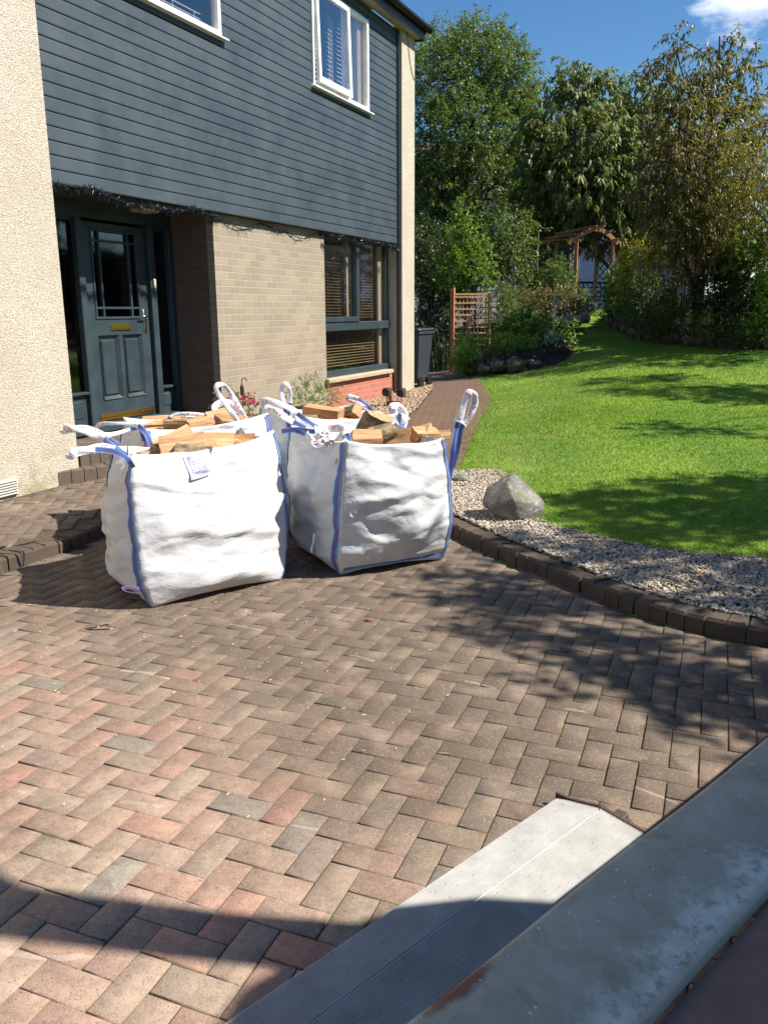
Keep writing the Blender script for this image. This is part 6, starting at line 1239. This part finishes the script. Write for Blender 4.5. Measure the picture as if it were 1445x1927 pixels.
# ------------------------------------------------------------------ aluminium ramp and trailer in the foreground
def m_alu():
    t = NT('ribbed_aluminium'); p = t.obj(); n = t.noise(p, 9, 6, .65); n2 = t.noise(t.mapv(p, (1, 12, 12)), 18, 4); c = t.ramp(n, [(.3, (.50, .49, .455)), (.6, (.62, .61, .58)), (.8, (.72, .71, .69))]); c = t.mix(t.ramp(n2, [(.45, (0,)*3), (.75, (.25,)*3)]), c, (.34, .31, .26))
    sp = t.vor(p, 45); c = t.mix(t.math('MULTIPLY', t.math('LESS_THAN', sp, .12), .7), c, (.2, .15, .09)); t.set(c, .42); t.b.inputs['Metallic'].default_value = .35; return t.m
def m_galv():
    t = NT('galvanised_steel'); p = t.obj(); v = t.vor(p, 22, 'F1', 'Color'); n = t.noise(p, 7, 7, .7); n2 = t.noise(p, 34, 5, .7)
    c = t.ramp(n, [(.28, (.37, .33, .235)), (.5, (.47, .425, .31)), (.72, (.56, .52, .40))]); c = t.mix(.06, c, t.sep(v)[0])
    x = t.sep(p)[1]                                  # across the strip, oxidised towards the deck side
    e = t.math('ADD', t.math('MULTIPLY', x, -1/WD), t.math('MULTIPLY', t.math('SUBTRACT', n, .5), 1.1)); f = t.ramp(e, [(.62, (0,)*3), (.92, (1,)*3)]); ox = t.math('MULTIPLY', f, t.ramp(n2, [(.38, (0,)*3), (.5, (1,)*3)])); c = t.mix(t.math('MULTIPLY', ox, .85), c, (.85, .83, .72))
    e2 = t.ramp(t.math('ADD', t.math('MULTIPLY', x, -1/WD), t.math('MULTIPLY', t.math('SUBTRACT', n2, .5), .16)), [(.90, (0,)*3), (.96, (.85,)*3)]); c = t.mix(e2, c, (.66, .50, .34))
    rs = t.ramp(t.noise(t.mapv(p, (2.2, 1, 1)), 2.3, 5), [(.64, (0,)*3), (.70, (1,)*3)]); rx_ = t.math('MULTIPLY', rs, t.math('GREATER_THAN', x, -.025)); c = t.mix(t.math('MULTIPLY', rx_, .8), c, (.18, .08, .04))
    q_ = t.n('VectorMath'); q_.operation = 'DISTANCE'; t.l(t.mapv(p, (.32, 1, 1)), q_.inputs[0]); q_.inputs[1].default_value = (RUST[0]*.32, RUST[1]+.012, RUST[2])
    rr_ = t.ramp(t.math('ADD', q_.outputs['Value'], t.math('MULTIPLY', n2, .03)), [(.030, (1,)*3), (.042, (0,)*3)]); c = t.mix(t.math('MULTIPLY', t.sep(rr_)[0], .85), c, (.24, .09, .045))
    s3 = t.n('TexVoronoi'); s3.inputs['Scale'].default_value = 60; t.l(p, s3.inputs['Vector']); c = t.mix(t.math('MULTIPLY', t.math('MULTIPLY', t.math('LESS_THAN', s3.outputs['Distance'], .14), t.math('GREATER_THAN', t.sep(s3.outputs['Color'])[0], .8)), .9), c, (.85, .85, .8))
    for rot, sc_, th in ((.5, 3.0, .9988), (-.7, 4.2, .9990)):
        w = t.n('TexWave'); w.inputs['Scale'].default_value = sc_; w.inputs['Distortion'].default_value = 6; w.inputs['Detail'].default_value = 1; w.inputs['Detail Scale'].default_value = .6; t.l(t.mapv(p, (1, 1, 1), (0, 0, rot)), w.inputs['Vector'])
        c = t.mix(t.math('MULTIPLY', t.math('MULTIPLY', t.math('GREATER_THAN', w.outputs['Fac'], th), t.math('GREATER_THAN', t.noise(p, 5), .56)), .28), c, (.7, .68, .58))
    t.set(c, t.ramp(n2, [(.3, (.8,)*3), (.7, (.95,)*3)])); t.b.inputs['Metallic'].default_value = .0; t.b.inputs['Specular IOR Level'].default_value = .12; t.bump(n, .12, .004); return t.m
M['alu'] = m_alu()
HD = R(90)-R(22.4)                                     # heading of ramp and trailer (anticlockwise from +X)
ax_ = np.array([math.cos(HD), math.sin(HD), 0]); an_ = np.array([-math.sin(HD), math.cos(HD), 0])   # along, and to the left
def placed(name, mb, mat, org, label, cat, smooth=False):
    o = link(name, mb.mesh(name, [mat] if not isinstance(mat, list) else mat, (0, 0, 0), smooth), None, tuple(org)); o.rotation_euler = (0, 0, HD); return tag(o, label, cat)
# ramp: local x along, y to the left; origin at the far fold end
ro = P(1127.8, 1522.7, 1.0); ro = gnd(1127.8, 1522.7, .062)
el_ = gnd(1037.6, 1504.6, .04)-ro; wl_ = float(el_@an_)
rmb = MB(); nr_ = 27; Lr = 2.6
prof = []
for k in range(nr_):                                   # left strip, sloping down to the left edge
    y = wl_*(1-k/nr_); y2 = wl_*(1-(k+1)/nr_); z = -.034*(y/wl_); z2 = -.034*(y2/wl_); d = (y-y2)
    prof += [(y, z), (y-d*.35, z+.0055), (y-d*.6, z+.0055), (y-d*.8, z-.002)]
prof += [(.004, .001), (.0, -.004), (-.004, .001)]
wr_ = .21; nr2 = 34
for k in range(nr2):
    y = -.004-wr_*k/nr2; d = wr_/nr2; z = -.10*(-y)*.9; prof += [(y-d*.05, z), (y-d*.35, z+.0055), (y-d*.6, z+.0055), (y-d*.8, z-.002)]
prof = [(wl_+.004, -.06), (wl_+.004, -.034)]+prof+[(-wr_-.008, -.03), (-wr_-.008, -.06)]
n = len(prof); 
for x in (-Lr, 0.0): rmb.v += [(x, y, z) for y, z in prof]
rmb.f = [(i, i+1, n+i+1, n+i) for i in range(n-1)]+[tuple(range(n, 2*n))]; rmb.mi = [0]*len(rmb.f)
ramp = Thing('aluminium_ramp', ro, 'long ribbed aluminium loading ramp lying on the block paving', 'ramp'); ramp.o.rotation_euler = (0, 0, HD)
ramp.loc = (0, 0, 0); pr_ = ramp.part('ribbed_deck', rmb, M['alu'])
rust = simple('rusty_brown_steel', (.075, .045, .035), .7, .4, 40, .4)
em = MB().box((.001, wl_+.01, -.06), (.012, -wr_-.012, -.016)).bar((.006, wl_+.01, -.030), (.006, .0, .006), .010, .006).bar((.006, 0, .006), (.006, -wr_-.01, -.014), .010, .006); ramp.part('end_plate', em, rust)
ramp.part('hook', MB().box((.012, -.075, -.02), (.05, -.035, .0), bev=.004).box((.012, -.02, -.03), (.03, -.1, -.005), bev=.003), rust)
# trailer: galvanised side flange, plywood deck
zt_r = .60; g0 = gnd(1215, 1561, zt_r); g1 = gnd(751, 1925, zt_r); tl_org = (g0+g1)/2; hd2 = math.atan2(g0[1]-g1[1], g0[0]-g1[0]); HT = hd2
trl = Thing('trailer', tl_org, 'galvanised trailer side with a worn brown plywood deck in the near right corner', 'trailer'); trl.o.rotation_euler = (0, 0, HT); trl.loc = (0, 0, 0)
cs_ = np.array([math.cos(HT), math.sin(HT), 0]); cn_ = np.array([-math.sin(HT), math.cos(HT), 0]); e1 = gnd(1220, 1927, zt_r)-tl_org; e2 = gnd(1445, 1690, zt_r)-tl_org; wd = -float(e1@cn_+e2@cn_)/2-.005
WD = wd; w_ = gnd(872, 1862, zt_r)-tl_org; RUST = (float(w_@cs_), float(w_@cn_), -.004); M['galv'] = m_galv()
fl = MB(); pf_ = [(-.0, -.10), (.0, -.018)]+[(-.016+.016*math.cos(t), -.016+.016*math.sin(t)) for t in np.linspace(0, math.pi/2, 6)]+[(-wd*.3, .003), (-wd*.62, .003), (-wd*.86, .001), (-wd*.97, -.001), (-wd, -.003), (-wd-.001, -.012)]
for x in np.linspace(-1.6, 3.2, 60): fl.v += [(x, y+.0015*math.sin(x*9), z+.0012*math.sin(x*7+y*20)) for y, z in pf_]
n = len(pf_); fl.f = [(r_*n+i, (r_+1)*n+i, (r_+1)*n+i+1, r_*n+i+1) for r_ in range(59) for i in range(n-1)]; fl.mi = [0]*len(fl.f)
flg = trl.part('side_flange', fl, M['galv'], smooth=True)
# local frame of the galvanising: shift so y=0 is the outer edge
def m_ply():
    t = NT('brown_plywood'); p = t.obj(); n = t.noise(p, 11, 6, .65); n2 = t.noise(p, 60, 4); c = t.ramp(n, [(.3, (.22, .105, .065)), (.6, (.34, .165, .11)), (.8, (.46, .26, .18))]); t.set(c, .6); t.bump(n2, .3, .005); return t.m
dk = MB().box((-1.6, -wd-.005, -.05), (3.2, -wd-1.35, -.014), bev=.003); trl.part('deck', dk, m_ply()); trl.part('deck_strip', MB().box((-1.6, -wd-.15, -.0125), (3.2, -wd-.165, -.008)), rust)
trl.part('chassis', MB().box((-1.6, -.1, -.16), (3.2, -.16, -.095)).box((-1.6, -1.4, -.16), (3.2, -1.45, -.09)), M['galv'])
for x in (.75, 1.6): trl.part('wheel', MB().lathe((x+.9, -.75, -zt_r+.2), [(.04, -.07), (.12, -.08), (.185, -.075), (.2, -.04), (.2, .04), (.185, .075), (.12, .08), (.04, .07)], 28, axis='y'), M['black'], smooth=True)
# unseen shadow casters, added beyond the right edge and shaped for the foreground shadow
def sc_pt(gx, gy, X): t = (X-gx)/.966; return np.array([X, gy+.259*t, 1.072*t])
inv = lambda w: np.array([(w-tl_org)@cs_, (w-tl_org)@cn_, w[2]-tl_org[2]])
hb_ = MB(); ga_, gb2, gc_, gd_, ge_ = gnd(452, 1862), gnd(560, 1830), gnd(670, 1735), gnd(705, 1722), gnd(1010, 1725); quad = [sc_pt(*ga_[:2], 1.55), sc_pt(*gc_[:2], 1.55), sc_pt(*gd_[:2], 1.55), sc_pt(*ge_[:2], 1.55), sc_pt(ge_[0]+.55, ge_[1]+1.05, 1.55), sc_pt(1.2, 3.2, 1.55), sc_pt(1.2, -.6, 1.55), sc_pt(-1.2, -.6, 1.55), sc_pt(-.98, 1.0, 1.55)]
q2 = [inv(p) for p in quad]; th_ = inv(tl_org+np.array([.05, 0, 0])); hb_.add(q2+[p+th_ for p in q2], [tuple(range(9)), tuple(range(9, 18))[::-1]]+[(i, 9+i, 9+(i+1) % 9, (i+1) % 9) for i in range(9)]); trl.part('shadow_panel', hb_, M['darkgrey'])
ps = MB(); a, b, c, d_ = sc_pt(-.5, 1.70, 1.62), sc_pt(-1.15, 1.50, 1.62), sc_pt(-1.75, 1.345, 1.62), sc_pt(-2.3, 1.30, 1.62)
ps.tube([inv(q) for q in (a, b, c, sc_pt(-1.95, 1.32, 1.62), d_)], [.095, .09, .10, .14, .15], 12); trl.part('shadow_arm', ps, M['darkgrey'])
# ------------------------------------------------------------------ litter on the drive
lt = MB(); lc = gnd(684, 1167, .004)
for k in range(9): a = k*.5; lt.add([lc+np.array([.005*k, .012*math.sin(k*.8), .003+.006*math.sin(k)]), lc+np.array([.005*k+.02, .012*math.sin(k*.8)+.006, .004]), lc+np.array([.005*k+.012, .02*math.cos(k), .012])], [(0, 1, 2)])
single('dead_leaf', lt, simple('dead_leaf_brown', (.35, .14, .05), .7), lc, 'single curled orange brown leaf on the drive in front of the right sack', 'leaf')
sv = []; 
def debris(name, n, fn, size, mat, kind='stuff', zz=.002):
    V = []; Fc = []; o = 0
    for _ in range(n):
        x, y = fn(); a = random.uniform(0, 6.28); l = size*random.uniform(.4, 1.4); w = size*.16*random.uniform(.5, 1.6); d = np.array([math.cos(a), math.sin(a), 0]); s_ = np.array([-d[1], d[0], 0]); p = np.array([x, y, zz+random.random()*.003])
        V += [p-d*l-s_*w, p+d*l-s_*w*.4, p+d*l*.8+s_*w+[0, 0, .003], p-d*l*.7+s_*w+[0, 0, .002]]; Fc.append((o, o+1, o+2, o+3)); o += 4
    return struct(name, npmesh(name, V, Fc, [mat], rng.random(len(Fc))), kind)
debris('wood_chips', 420, lambda: (random.gauss(-2.2, .9), random.gauss(3.2, .8)) , .007, simple('pale_wood_chips', (.5, .40, .28), .8))
debris('fallen_leaves', 60, lambda: (random.uniform(-.9, 1.0), random.uniform(4.6, 5.4)), .02, simple('fallen_leaf', (.38, .2, .08), .7), zz=.135)
